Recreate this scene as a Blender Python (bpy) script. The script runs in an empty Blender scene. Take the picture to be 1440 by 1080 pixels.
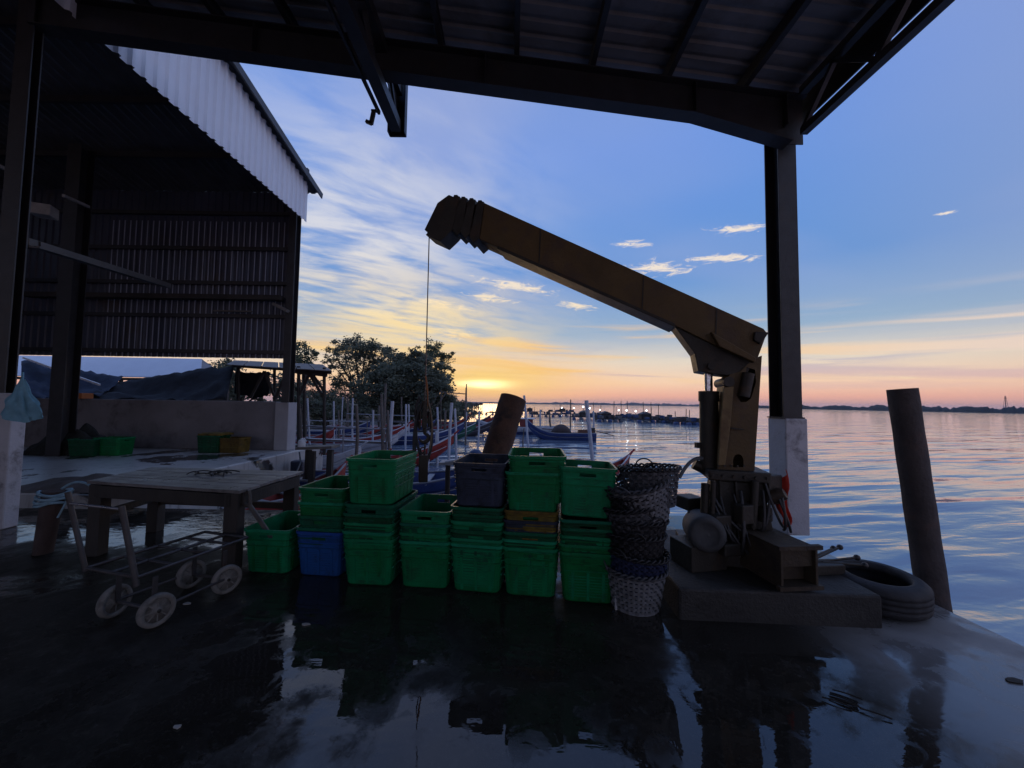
import bpy, math, random
from mathutils import Matrix, Vector, noise as mnoise
random.seed(7)
R = math.radians
S = bpy.context.scene
COL = S.collection

# ------------------------------------------------------------------ camera
EYE = Vector((0, 0, 1.6)); FPX = 541.0
PITCH, ROLL = R(2.9), R(0.8)
CAMROT = Matrix.Rotation(math.pi/2 + PITCH, 3, 'X') @ Matrix.Rotation(ROLL, 3, 'Z')
cd = bpy.data.cameras.new('camera'); cd.sensor_width = 36.0; cd.lens = FPX/1440*36
cd.clip_start = 0.05; cd.clip_end = 20000
cam = bpy.data.objects.new('camera', cd); COL.objects.link(cam)
cam.matrix_world = Matrix.Translation(EYE) @ CAMROT.to_4x4()
S.camera = cam

def ray(px, py): return CAMROT @ Vector(((px-720)/FPX, -(py-540)/FPX, -1))
def at_y(px, py, Y): d = ray(px, py); return EYE + d*(Y/d.y)
def at_z(px, py, Z): d = ray(px, py); return EYE + d*((Z-EYE.z)/d.z)
def at_x(px, py, X): d = ray(px, py); return EYE + d*(X/d.x)
def zpx(px, py, Y): return at_y(px, py, Y).z

# ------------------------------------------------------------------ render settings
S.view_settings.view_transform = 'Standard'; S.view_settings.look = 'None'
S.view_settings.exposure = 0.0; S.view_settings.gamma = 1.0
S.render.engine = 'CYCLES'
S.cycles.use_denoising = True
S.cycles.max_bounces = 6; S.cycles.diffuse_bounces = 4; S.cycles.glossy_bounces = 4
S.cycles.caustics_reflective = False; S.cycles.caustics_refractive = False

# ------------------------------------------------------------------ node helper
class NT:
    def __init__(s, tree): s.t = tree; s.t.nodes.clear()
    def n(s, typ, ins=None, **props):
        nd = s.t.nodes.new(typ)
        for k, v in props.items(): setattr(nd, k, v)
        for k, v in (ins or {}).items():
            sk = nd.inputs[k]
            if isinstance(v, bpy.types.NodeSocket): s.t.links.new(v, sk)
            else: sk.default_value = v
        return nd
    def m(s, op, a, b=None, c=None, clamp=False):
        ins = {0: a}
        if b is not None: ins[1] = b
        if c is not None: ins[2] = c
        nd = s.n('ShaderNodeMath', ins, operation=op); nd.use_clamp = clamp
        return nd.outputs[0]
    def v(s, op, a, b=None):
        ins = {0: a}
        if b is not None: ins[1] = b
        nd = s.n('ShaderNodeVectorMath', ins, operation=op)
        return nd.outputs['Value' if op in ('DOT_PRODUCT', 'LENGTH') else 'Vector']
    def xyz(s, x, y, z): return s.n('ShaderNodeCombineXYZ', {0: x, 1: y, 2: z}).outputs[0]
    def noise(s, vec, scale, detail=4, rough=.55, dist=0):
        return s.n('ShaderNodeTexNoise', {'Vector': vec, 'Scale': scale, 'Detail': detail, 'Roughness': rough, 'Distortion': dist}).outputs['Fac']
    def ramp(s, fac, stops, interp='EASE'):
        nd = s.n('ShaderNodeValToRGB', {0: fac}); cr = nd.color_ramp; cr.interpolation = interp
        while len(cr.elements) < len(stops): cr.elements.new(0.5)
        for e, (p, c) in zip(cr.elements, stops):
            e.position = p; e.color = (c if len(c) == 4 else (*c, 1)) if not isinstance(c, (int, float)) else (c, c, c, 1)
        return nd.outputs[0]
    def mix(s, f, a, b, mode='MIX'):
        nd = s.n('ShaderNodeMix', data_type='RGBA', blend_type=mode)
        for k, v in ((0, f), (6, a), (7, b)):
            if isinstance(v, bpy.types.NodeSocket): s.t.links.new(v, nd.inputs[k])
            else: nd.inputs[k].default_value = v if isinstance(v, (int, float)) else (*v[:3], 1)
        return nd.outputs[2]
    def sstep(s, x, lo, hi):
        return s.n('ShaderNodeMapRange', {0: x, 1: lo, 2: hi, 3: 0.0, 4: 1.0}, interpolation_type='SMOOTHSTEP').outputs[0]
    def gauss2(s, a, e, a0, e0, sa, se):
        da = s.m('DIVIDE', s.m('SUBTRACT', a, a0), sa); de = s.m('DIVIDE', s.m('SUBTRACT', e, e0), se)
        q = s.m('ADD', s.m('MULTIPLY', da, da), s.m('MULTIPLY', de, de))
        return s.m('EXPONENT', s.m('MULTIPLY', q, -1.0))

def azel(px, py):
    d = ray(px, py).normalized(); return math.atan2(d.x, d.y), math.asin(d.z)

# ------------------------------------------------------------------ world: dusk sky with clouds
SUN_AZ, SUN_EL = azel(684, 541)
world = bpy.data.worlds.new('World'); S.world = world; world.use_nodes = True
w = NT(world.node_tree)
world.cycles.sampling_method = 'MANUAL'; world.cycles.sample_map_resolution = 256
dirv = w.n('ShaderNodeTexCoord').outputs['Generated']
dirn = w.v('NORMALIZE', dirv)
sx = w.n('ShaderNodeSeparateXYZ', {0: dirn})
dx, dy, dz = sx.outputs[0], sx.outputs[1], sx.outputs[2]
az = w.m('ARCTAN2', dx, dy); el = w.m('ARCSINE', dz)
zc = w.m('MAXIMUM', dz, 0.0)
sky = w.n('ShaderNodeTexSky', sky_type='NISHITA')
sky.sun_disc = False; sky.sun_elevation = SUN_EL; sky.sun_rotation = SUN_AZ
sky.air_density = 1.0; sky.dust_density = 0.6; sky.ozone_density = 3.0
nish = w.mix(1.0, sky.outputs[0], (.11, .11, .11), 'MULTIPLY')
# measured dusk gradient, towards the sun and away from it
rs = w.ramp(zc, [(0, (.60, .38, .40)), (.022, (1.0, .50, .38)), (.055, (1.05, .72, .50)), (.105, (.86, .75, .62)),
                 (.175, (.33, .47, .65)), (.30, (.145, .33, .72)), (.55, (.165, .33, .82)), (1, (.16, .28, .66))], 'LINEAR')
rb = w.ramp(zc, [(0, (.36, .28, .36)), (.05, (.55, .40, .42)), (.15, (.36, .38, .54)), (.4, (.18, .29, .58)), (1, (.12, .22, .55))], 'LINEAR')
sund = Vector((math.sin(SUN_AZ)*math.cos(SUN_EL), math.cos(SUN_AZ)*math.cos(SUN_EL), math.sin(SUN_EL)))
cosd = w.v('DOT_PRODUCT', dirn, tuple(sund))
toward = w.sstep(cosd, -0.3, 0.75)
base = w.mix(toward, rb, rs)
base = w.mix(0.10, base, nish)
# rightwards the upper sky turns to a pale lilac veil
pv = w.xyz(w.m('DIVIDE', dx, w.m('ADD', zc, .08)), w.m('DIVIDE', dy, w.m('ADD', zc, .08)), 0.0)
pvw = w.v('ADD', pv, w.v('MULTIPLY', w.n('ShaderNodeTexNoise', {'Vector': pv, 'Scale': .6, 'Detail': 1}).outputs['Color'], (1.2, 1.2, 0)))
veil_n = w.noise(w.v('MULTIPLY', pvw, (.55, .8, 1)), 1.0, 2, .5)
veil = w.m('MULTIPLY', w.m('MULTIPLY', w.sstep(veil_n, .36, .70), w.sstep(dz, .16, .40)), w.sstep(az, -.75, -.2))
base = w.mix(w.m('MULTIPLY', veil, .6), base, (.40, .45, .68))
vr = w.m('MULTIPLY', w.sstep(az, .55, 1.15), w.sstep(dz, .10, .35))
base = w.mix(w.m('MULTIPLY', vr, .45), base, (.36, .40, .60))
# rippled altocumulus on the left, lit cream from below
g1 = w.gauss2(az, el, azel(500, 330)[0], azel(500, 330)[1], .34, .22)
g2 = w.gauss2(az, el, azel(560, 440)[0], azel(560, 440)[1], .22, .09)
rot = w.n('ShaderNodeVectorRotate', {'Vector': w.v('ADD', w.v('MULTIPLY', pvw, (.25, .25, 0)), w.v('MULTIPLY', pv, (.75, .75, 0))), 'Angle': R(-34)}, rotation_type='Z_AXIS').outputs[0]
rip = w.noise(w.v('MULTIPLY', rot, (1.5, 3.7, 1)), 1.6, 6, .58, .35)
pat = w.noise(pvw, 1.3, 2, .6)
alto = w.m('MULTIPLY', w.sstep(w.m('ADD', rip, w.m('MULTIPLY', pat, .55)), .54, .92), w.m('MAXIMUM', g1, g2))
altc = w.mix(w.sstep(el, .12, .42), (1.0, .82, .50), (.70, .71, .78))
base = w.mix(w.m('MULTIPLY', alto, 1.0, clamp=True), base, altc)
# small lit cloud streaks
streaks = None
sn = w.noise(w.v('MULTIPLY', w.xyz(az, el, 0.0), (24, 95, 1)), 1.0, 4, .65, 1.2)
for (px, py, wx, wy) in ((1040, 322, 42, 8), (893, 342, 30, 7), (928, 377, 46, 12), (1015, 364, 62, 8), (722, 402, 54, 9),
                         (688, 419, 40, 6), (808, 430, 30, 6), (622, 428, 50, 7), (1330, 300, 18, 3), (1240, 528, 60, 3), (640, 470, 30, 8)):
    a0, e0 = azel(px, py); sa = abs(azel(px+wx, py)[0]-a0); se = abs(azel(px, py-wy)[1]-e0)
    g = w.gauss2(az, w.m('ADD', el, w.m('MULTIPLY', w.m('SUBTRACT', az, a0), .12)), a0, e0, sa, se)
    streaks = g if streaks is None else w.m('MAXIMUM', streaks, g)
stm = w.sstep(w.m('ADD', streaks, w.m('MULTIPLY', w.m('SUBTRACT', sn, .5), 2.6)), .40, 1.15)
stc = w.mix(w.sstep(el, .14, .36), (1.0, .80, .50), (.95, .82, .68))
base = w.mix(w.m('MULTIPLY', w.m('MULTIPLY', stm, w.sstep(streaks, .06, .25)), .9), base, stc)
# low stratus bands over the horizon
hb = w.xyz(w.m('MULTIPLY', az, 1.6), w.m('ADD', w.m('MULTIPLY', el, 26.0), w.m('MULTIPLY', az, .9)), 0.0)
hbn = w.noise(hb, 1.25, 3, .55, .7)
bandm = w.m('MULTIPLY', w.sstep(hbn, .47, .68), w.m('MULTIPLY', w.sstep(el, .012, .05), w.m('SUBTRACT', 1.0, w.sstep(el, .13, .24))))
bandc = w.mix(w.sstep(el, .03, .14), (.80, .50, .44), (.42, .49, .61))
base = w.mix(w.m('MULTIPLY', bandm, .85), base, bandc)
lit = w.m('MULTIPLY', w.sstep(w.noise(w.v('ADD', hb, (5.1, 2.3, 0)), 1.1, 3, .55, .5), .50, .68), w.m('MULTIPLY', w.sstep(el, .03, .08), w.m('SUBTRACT', 1.0, w.sstep(el, .15, .23))))
base = w.mix(w.m('MULTIPLY', lit, .8), base, w.mix(w.sstep(cosd, .55, .98), (.90, .70, .56), (1.0, .62, .22)))
# glow round the sun behind thin cloud
warm = w.m('MULTIPLY', w.gauss2(az, el, azel(600, 480)[0], azel(600, 480)[1], .26, .115), w.sstep(w.m('ADD', pat, w.m('MULTIPLY', rip, .5)), .45, .95))
base = w.mix(w.m('MULTIPLY', warm, .85), base, (1.0, .74, .34))
gl = w.gauss2(az, el, SUN_AZ, SUN_EL+.008, .26, .062)
gl2 = w.gauss2(az, w.m('ADD', el, w.m('MULTIPLY', w.m('SUBTRACT', hbn, .5), .03)), SUN_AZ-.01, SUN_EL+.002, .060, .010)
base = w.mix(w.m('MULTIPLY', gl, .85), base, w.mix(gl, (1.0, .46, .16), (1.0, .66, .16)))
base = w.mix(1.0, base, w.mix(gl2, (0, 0, 0), (1.3, 1.05, .60)), 'ADD')
bgn = w.n('ShaderNodeBackground', {'Color': base, 'Strength': 1.0})
w.n('ShaderNodeOutputWorld', {'Surface': bgn.outputs[0]})

# ------------------------------------------------------------------ the low sun, veiled by cloud
sl = bpy.data.lights.new('sun', 'SUN'); sl.energy = 0.14; sl.angle = R(12); sl.color = (1, .62, .30)
so = bpy.data.objects.new('sun', sl); COL.objects.link(so)
so.rotation_euler = (sund).to_track_quat('Z', 'Y').to_euler(); so.location = sund*200
# ------------------------------------------------------------------ mesh helpers
WM = {}
class MB:
    def __init__(s): s.v = []; s.f = []; s.sm = []
    def add(s, vs, fs, smooth=False):
        o = len(s.v); s.v += [tuple(p) for p in vs]
        for f in fs: s.f.append(tuple(i+o for i in f)); s.sm.append(smooth)
        return s
    def box(s, c, d, rz=0, mat=None):
        x, y, z = d[0]/2, d[1]/2, d[2]/2
        vs = [Vector((a, b, e)) for a in (-x, x) for b in (-y, y) for e in (-z, z)]
        if mat is None: mat = Matrix.Rotation(rz, 3, 'Z')
        vs = [mat @ q + Vector(c) for q in vs]
        return s.add(vs, [(0, 1, 3, 2), (4, 6, 7, 5), (0, 4, 5, 1), (2, 3, 7, 6), (0, 2, 6, 4), (1, 5, 7, 3)])
    def bar(s, a, b, wd, hd, up=(0, 0, 1)):
        """box from a to b, wd across and hd along up"""
        a, b = Vector(a), Vector(b); t = (b-a).normalized(); up = Vector(up)
        sd = t.cross(up)
        if sd.length < 1e-5: sd = t.cross(Vector((1, 0, 0)))
        sd.normalize(); u = sd.cross(t)
        vs = [p + sd*i*wd/2 + u*j*hd/2 for p in (a, b) for i in (-1, 1) for j in (-1, 1)]
        return s.add(vs, [(0, 1, 3, 2), (4, 6, 7, 5), (0, 4, 5, 1), (2, 3, 7, 6), (0, 2, 6, 4), (1, 5, 7, 3)])
    def tube(s, pts, r, n=8, cap=True, smooth=True):
        pts = [Vector(p) for p in pts]; k = len(pts)
        rr = r if isinstance(r, (list, tuple)) else [r]*k
        vs = []; prev = None
        for i, p in enumerate(pts):
            t = (pts[min(i+1, k-1)] - pts[max(i-1, 0)]).normalized()
            if prev is None:
                ref = Vector((0, 0, 1)) if abs(t.z) < .9 else Vector((1, 0, 0))
                a = t.cross(ref).normalized()
            else:
                a = (prev - t*prev.dot(t)).normalized()
            prev = a; b = t.cross(a)
            for j in range(n):
                q = 2*math.pi*j/n; vs.append(p + (a*math.cos(q) + b*math.sin(q))*rr[i])
        fs = [(i*n+j, i*n+(j+1) % n, (i+1)*n+(j+1) % n, (i+1)*n+j) for i in range(k-1) for j in range(n)]
        s.add(vs, fs, smooth)
        if cap:
            s.add([vs[j] for j in range(n)], [tuple(reversed(range(n)))])
            s.add([vs[(k-1)*n+j] for j in range(n)], [tuple(range(n))])
        return s
    def lathe(s, prof, n=24, mat=None, closed=False, smooth=True, rad=None):
        mat = mat or Matrix.Identity(4); vs = []
        for (r, z) in prof:
            for j in range(n):
                q = 2*math.pi*j/n; k = rad(j, r, z) if rad else 1
                vs.append(mat @ Vector((r*k*math.cos(q), r*k*math.sin(q), z)))
        m = len(prof); rng = m if closed else m-1
        fs = [(i*n+j, i*n+(j+1) % n, ((i+1) % m)*n+(j+1) % n, ((i+1) % m)*n+j) for i in range(rng) for j in range(n)]
        s.add(vs, fs, smooth)
        if not closed:
            if prof[0][0] > 1e-4: s.add(vs[:n], [tuple(reversed(range(n)))])
            if prof[-1][0] > 1e-4: s.add(vs[-n:], [tuple(range(n))])
        return s
    def prism(s, poly, off):
        """poly: list of 3D points in a plane; extruded by the vector off"""
        k = len(poly); off = Vector(off); A = [Vector(p) for p in poly]
        vs = A + [p+off for p in A]
        return s.add(vs, [tuple(reversed(range(k))), tuple(range(k, 2*k))] + [(i, (i+1) % k, k+(i+1) % k, k+i) for i in range(k)])
    def grid(s, fn, nu, nv, smooth=True):
        vs = [fn(i/nu, j/nv) for j in range(nv+1) for i in range(nu+1)]
        fs = [(j*(nu+1)+i, j*(nu+1)+i+1, (j+1)*(nu+1)+i+1, (j+1)*(nu+1)+i) for j in range(nv) for i in range(nu)]
        return s.add(vs, fs, smooth)
    def mesh(s, name, mat):
        me = bpy.data.meshes.new(name); me.from_pydata(s.v, [], s.f)
        me.polygons.foreach_set('use_smooth', s.sm)
        if mat: me.materials.append(mat)
        me.update(); return me
    def build(s, name, mat, parent=None, bev=0, solid=0):
        o = bpy.data.objects.new(name, s.mesh(name, mat)); COL.objects.link(o)
        if parent is not None: attach(o, parent)
        if solid:
            md = o.modifiers.new('thick', 'SOLIDIFY'); md.thickness = solid; md.offset = 0
        if bev:
            md = o.modifiers.new('bevel', 'BEVEL'); md.width = bev; md.segments = 2; md.limit_method = 'ANGLE'; md.angle_limit = R(40)
        return o

def wmat(o): return WM.get(o.name, Matrix.Identity(4))
def attach(o, parent):
    o.parent = parent; o.matrix_parent_inverse = wmat(parent).inverted()
def tag(o, label=None, cat=None, group=None, kind=None):
    if label: o['label'] = label
    if cat: o['category'] = cat
    if group: o['group'] = group
    if kind: o['kind'] = kind
    return o
def thing(name, label, cat, loc=(0, 0, 0), rz=0, group=None):
    e = bpy.data.objects.new(name, None); COL.objects.link(e); e.empty_display_size = .1
    e.location = loc; e.rotation_euler = (0, 0, rz)
    WM[e.name] = Matrix.Translation(Vector(loc)) @ Matrix.Rotation(rz, 4, 'Z')
    return tag(e, label, cat, group)
def dup(o, parent=None):
    c = o.copy(); COL.objects.link(c)
    if parent is not None: c.parent = parent
    for ch in list(o.children): dup(ch, c)
    return c
def place(proto, state, loc, rot, label, group=None, scale=1.0):
    """first call moves the prototype itself, later calls move a copy of it"""
    o = proto if not state.get(proto.name) else dup(proto)
    state[proto.name] = True
    o.location = loc; o.rotation_euler = rot if isinstance(rot, (tuple, list)) else (0, 0, rot)
    o.scale = (scale,)*3 if isinstance(scale, (int, float)) else scale
    o['label'] = label
    if group: o['group'] = group
    return o
ORD = ['first', 'second', 'third', 'fourth', 'fifth', 'sixth', 'seventh', 'eighth', 'ninth', 'tenth', 'eleventh', 'twelfth', 'thirteenth',
       'fourteenth', 'fifteenth', 'sixteenth', 'seventeenth', 'eighteenth', 'nineteenth', 'twentieth', 'twenty-first', 'twenty-second', 'twenty-third', 'twenty-fourth', 'twenty-fifth']

# ------------------------------------------------------------------ materials
MC = {}
def M(name, col, rough=.6, metal=0.0, var=.25, scale=5.0, bump=.2, bscale=45.0, dirt=None, dirt_amt=.5, dscale=3.0, rnd=0.0, rvar=.15, stretch=(1, 1, 1), spec=.5, trans=0.0, scuff=0.0):
    if name in MC: return MC[name]
    m = bpy.data.materials.new(name); m.use_nodes = True; t = NT(m.node_tree)
    oi = t.n('ShaderNodeObjectInfo').outputs['Random']
    oc = t.n('ShaderNodeTexCoord').outputs['Object']
    p = t.v('ADD', t.v('MULTIPLY', oc, stretch), t.xyz(t.m('MULTIPLY', oi, 17.3), t.m('MULTIPLY', oi, 9.1), t.m('MULTIPLY', oi, 5.7)))
    n1 = t.noise(p, scale, 6, .6)
    c = t.ramp(n1, [(.28, tuple(x*(1-var) for x in col)), (.72, tuple(min(1, x*(1+var)) for x in col))], 'LINEAR')
    if dirt:
        n2 = t.noise(p, dscale, 8, .68, .3)
        dm = t.sstep(n2, .62-.32*dirt_amt, .78-.2*dirt_amt)
        c = t.mix(dm, c, dirt)
    if scuff:                                          # thin pale scratches and rubbed spots
        s1 = t.noise(t.v('MULTIPLY', p, (1.0, 1.0, 9.0)), 14, 3, .6, 1.5); s2 = t.noise(t.v('MULTIPLY', p, (8.0, 8.0, 1.0)), 11, 3, .6, 1.5)
        sm = t.sstep(t.m('MAXIMUM', s1, s2), .70, .80)
        c = t.mix(t.m('MULTIPLY', sm, scuff), c, tuple(x*.6+.12 for x in col))
    if rnd:
        c = t.n('ShaderNodeHueSaturation', {'Color': c, 'Value': t.m('ADD', 1-rnd, t.m('MULTIPLY', oi, 2*rnd)), 'Hue': t.m('ADD', .5-.015, t.m('MULTIPLY', oi, .03))}).outputs[0]
    nf = t.noise(p, bscale, 5, .6)
    rg = t.m('ADD', rough-rvar, t.m('MULTIPLY', t.noise(p, scale*2.3, 5, .6), rvar*2), clamp=True)
    bs = t.n('ShaderNodeBsdfPrincipled', {'Base Color': c, 'Roughness': rg, 'Metallic': metal, 'Specular IOR Level': spec})
    if bump:
        b = t.n('ShaderNodeBump', {'Height': nf, 'Strength': bump, 'Distance': .02}); t.t.links.new(b.outputs[0], bs.inputs['Normal'])
    out = bs.outputs[0]
    if trans:
        tl = t.n('ShaderNodeBsdfTranslucent', {'Color': c}); out = t.n('ShaderNodeMixShader', {0: trans, 1: out, 2: tl.outputs[0]}).outputs[0]
    t.n('ShaderNodeOutputMaterial', {'Surface': out})
    MC[name] = m; return m
def emit(name, col, st):
    if name in MC: return MC[name]
    m = bpy.data.materials.new(name); m.use_nodes = True; t = NT(m.node_tree)
    e = t.n('ShaderNodeEmission', {'Color': (*col, 1), 'Strength': st}); t.n('ShaderNodeOutputMaterial', {'Surface': e.outputs[0]})
    MC[name] = m; return m
def steel(): return M('dark_painted_steel', (.022, .022, .025), .5, 0, .35, 4, .15, 60, (.032, .026, .023), .3)
def conc(): return M('weathered_concrete', (.27, .26, .255), .8, 0, .22, 2.2, .35, 60, (.10, .10, .095), .35, 2.6)
def wood(): return M('weathered_wood', (.034, .029, .025), .7, 0, .4, 3, .4, 30, (.028, .023, .02), .4, 4, stretch=(1, 1, .3))
# ------------------------------------------------------------------ ground, slab, water, shores
WATER = -1.0
def ground_mat():
    m = bpy.data.materials.new('wet_concrete_floor'); m.use_nodes = True; t = NT(m.node_tree)
    p = t.n('ShaderNodeTexCoord').outputs['Object']
    sp = t.n('ShaderNodeSeparateXYZ', {0: p}); X, Y = sp.outputs[0], sp.outputs[1]
    big = t.noise(p, 1.05, 6, .6, .6); mid = t.noise(p, 3.1, 7, .66, .4); fine = t.noise(p, 38, 6, .65)
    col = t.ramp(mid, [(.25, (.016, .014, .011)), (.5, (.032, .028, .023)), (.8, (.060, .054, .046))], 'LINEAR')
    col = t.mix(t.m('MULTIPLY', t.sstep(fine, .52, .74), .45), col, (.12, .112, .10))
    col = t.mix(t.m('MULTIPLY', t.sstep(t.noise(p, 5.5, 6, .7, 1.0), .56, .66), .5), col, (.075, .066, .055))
    # strip towards the open side coloured paler, in place of daylight falling there
    skylit = t.m('MULTIPLY', t.sstep(X, 1.9, 2.7), t.m('SUBTRACT', 1.0, t.sstep(Y, 4.0, 4.6)))
    col = t.mix(t.m('MULTIPLY', skylit, .8), col, t.ramp(mid, [(.2, (.26, .26, .26)), (.8, (.36, .35, .35))], 'LINEAR'))
    # standing water: a noise field, more of it in the middle of the bay and by the table
    cen = t.gauss2(X, Y, .5, 1.35, 1.7, .8); tab = t.gauss2(X, Y, -4.3, 5.0, 1.9, .75)
    dry = t.m('SUBTRACT', 1.0, t.sstep(X, -3.2, -1.7)); st1 = t.gauss2(X, Y, -1.45, 2.35, .26, .50); st2 = t.gauss2(X, Y, -.8, 1.35, .7, .4)
    lev = t.m('ADD', t.m('ADD', big, t.m('MULTIPLY', t.m('SUBTRACT', mid, .5), .45)), t.m('MULTIPLY', t.m('MAXIMUM', t.m('MAXIMUM', cen, tab), t.m('MAXIMUM', st1, st2)), .24))
    lev = t.m('SUBTRACT', lev, t.m('MULTIPLY', t.m('MULTIPLY', dry, t.m('SUBTRACT', 1.0, tab)), .12))
    wet = t.sstep(lev, .40, .58)
    rg = t.m('ADD', t.m('MULTIPLY', t.m('SUBTRACT', 1.0, wet), t.m('ADD', .30, t.m('MULTIPLY', mid, .36))), t.m('ADD', .014, t.m('MULTIPLY', t.sstep(t.noise(p, 4.3, 7, .68, .8), .53, .60), .17)))
    rg = t.m('ADD', rg, t.m('MULTIPLY', skylit, .10))
    hgt = t.m('ADD', t.m('MULTIPLY', fine, .5), t.m('MULTIPLY', t.noise(p, 9, 5, .6), .8))
    b1 = t.n('ShaderNodeBump', {'Height': hgt, 'Strength': t.m('MULTIPLY', t.m('SUBTRACT', 1.0, wet), .30), 'Distance': .012})
    rip = t.noise(t.v('MULTIPLY', p, (1.2, 3.0, 1)), 4.0, 3, .5)
    b2 = t.n('ShaderNodeBump', {'Height': rip, 'Strength': t.m('ADD', .05, t.m('MULTIPLY', tab, .22)), 'Distance': .012, 'Normal': b1.outputs[0]})
    bs = t.n('ShaderNodeBsdfPrincipled', {'Base Color': t.mix(t.m('MULTIPLY', wet, .35), col, (.020, .018, .015)), 'Roughness': rg, 'Normal': b2.outputs[0], 'IOR': 1.48, 'Specular IOR Level': t.m('ADD', t.m('ADD', .14, t.m('MULTIPLY', skylit, .25)), t.m('MULTIPLY', wet, .45), clamp=True)})
    t.n('ShaderNodeOutputMaterial', {'Surface': bs.outputs[0]})
    return m
QX, QY = 3.5, 5.7
def wobble(x, y, s=.9, a=.004): return a*mnoise.noise(Vector((x*s, y*s, 3.1)))
g = MB()
nx, ny = 96, 60
g.grid(lambda u, v: Vector((-24+(QX+24)*u, -22+(QY+22)*v, wobble(-24+(QX+24)*u, -22+(QY+22)*v))), nx, ny)
def skirt(a, b, n=60):
    a, b = Vector(a), Vector(b)
    g.grid(lambda u, v: Vector((a.x+(b.x-a.x)*u + (0 if v < .5 else .0), a.y+(b.y-a.y)*u, (wobble(a.x+(b.x-a.x)*u, a.y+(b.y-a.y)*u) if v < .5 else -1.8))), n, 1, False)
skirt((QX, -22, 0), (QX, QY, 0)); skirt((QX, QY, 0), (-24, QY, 0))
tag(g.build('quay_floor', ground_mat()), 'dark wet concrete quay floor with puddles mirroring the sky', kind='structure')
def slab_mat():
    m = bpy.data.materials.new('wet_slab'); m.use_nodes = True; t = NT(m.node_tree)
    p = t.n('ShaderNodeTexCoord').outputs['Object']
    big = t.noise(p, .7, 5, .6, .5); mid = t.noise(p, 3, 6, .6)
    col = t.ramp(mid, [(.2, (.32, .32, .32)), (.8, (.46, .46, .45))], 'LINEAR')
    st = t.sstep(t.noise(t.v('MULTIPLY', p, (3, 3, .4)), 2.2, 6, .65), .5, .7)
    col = t.mix(t.m('MULTIPLY', st, .5), col, (.06, .055, .05))
    wet = t.sstep(big, .56, .60)
    bs = t.n('ShaderNodeBsdfPrincipled', {'Base Color': t.mix(wet, col, (.035, .035, .035)), 'Roughness': t.m('SUBTRACT', .30, t.m('MULTIPLY', wet, .27))})
    b = t.n('ShaderNodeBump', {'Height': mid, 'Strength': t.m('MULTIPLY', t.m('SUBTRACT', 1.0, wet), .15), 'Distance': .02}); t.t.links.new(b.outputs[0], bs.inputs['Normal'])
    t.n('ShaderNodeOutputMaterial', {'Surface': bs.outputs[0]}); return m
SLX, SLZ = -5.9, .22
sb = MB().box(((-24+SLX)/2, (5.62+12.2)/2, (SLZ-1.9)/2), (SLX+24, 12.2-5.62, SLZ+1.9))
tag(sb.build('concrete_slab', slab_mat(), bev=.03), 'raised pale wet concrete slab under the neighbouring shed', kind='structure')

def water_mat():
    m = bpy.data.materials.new('sea_water'); m.use_nodes = True; t = NT(m.node_tree)
    p = t.n('ShaderNodeTexCoord').outputs['Object']
    pr = t.n('ShaderNodeVectorRotate', {'Vector': p, 'Angle': R(-14)}, rotation_type='Z_AXIS').outputs[0]
    a = t.noise(t.v('MULTIPLY', pr, (.07, .42, 1)), 1.0, 2, .5, .8)
    b = t.noise(t.v('MULTIPLY', pr, (.5, 1.9, 1)), 1.0, 2, .5, .4)
    c = t.noise(t.v('MULTIPLY', p, (2.5, 5.0, 1)), 2.0, 2, .5)
    h = t.m('ADD', t.m('ADD', t.m('MULTIPLY', a, 1.0), t.m('MULTIPLY', b, .14)), t.m('MULTIPLY', c, .012))
    bp = t.n('ShaderNodeBump', {'Height': h, 'Strength': 1.0, 'Distance': .35})
    bs = t.n('ShaderNodeBsdfPrincipled', {'Base Color': (.17, .22, .29, 1), 'Roughness': .04, 'IOR': 1.95, 'Normal': bp.outputs[0]})
    t.n('ShaderNodeOutputMaterial', {'Surface': bs.outputs[0]}); return m
wb = MB()
rads = [2.0]
while rads[-1] < 4550: rads.append(rads[-1]*1.035)
angs = [R(-89 + 178*i/220) for i in range(221)]
def wv(r, a):
    x, y = r*math.sin(a), r*math.cos(a); f = min(1, max(0, (70-r)/50))
    z = 0
    if f > 0:
        q = Vector((x*.22, y*.62+x*.15, 0)); z = .055*mnoise.noise(q)+.02*mnoise.noise(q*3.1+Vector((4, 1, 0)))
    return Vector((x, y, WATER+z*f))
k = len(angs)
vs = [wv(r, a) for r in rads for a in angs]
wb.add(vs, [(i*k+j, i*k+j+1, (i+1)*k+j+1, (i+1)*k+j) for i in range(len(rads)-1) for j in range(k-1)], True)
tag(wb.build('water', water_mat()), 'calm rippled sea reflecting the dusk sky', kind='structure')

# muddy shore on the left, under the trees
mud = M('mud_bank', (.06, .05, .04), .7, 0, .4, .6, .5, 6)
line = [at_y(425, 600, 27), at_y(520, 600, 36), at_y(600, 600, 44), at_y(640, 600, 62), at_y(655, 600, 110), at_y(664, 600, 220), at_y(668, 600, 500)]
sh = MB(); n = len(line)
sh.add([Vector((p.x, p.y, WATER-.3)) for p in line] + [Vector((p.x-3-p.y*.02, p.y+1, WATER+.55)) for p in line] + [Vector((p.x-80-p.y*.4, p.y+4, WATER+1.4)) for p in line],
       [(i, i+1, n+i+1, n+i) for i in range(n-1)] + [(n+i, n+i+1, 2*n+i+1, 2*n+i) for i in range(n-1)], True)
tag(sh.build('shore', mud), 'muddy shore under the waterside trees', kind='structure')
yd = MB().grid(lambda u, v: Vector((-60+(60-14)*u, 12.1+16*v, -.55+.2*mnoise.noise(Vector((u*9, v*5, 2))))), 30, 14)
tag(yd.build('back_yard', mud), 'dark muddy yard behind the low wall', kind='structure')

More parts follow.
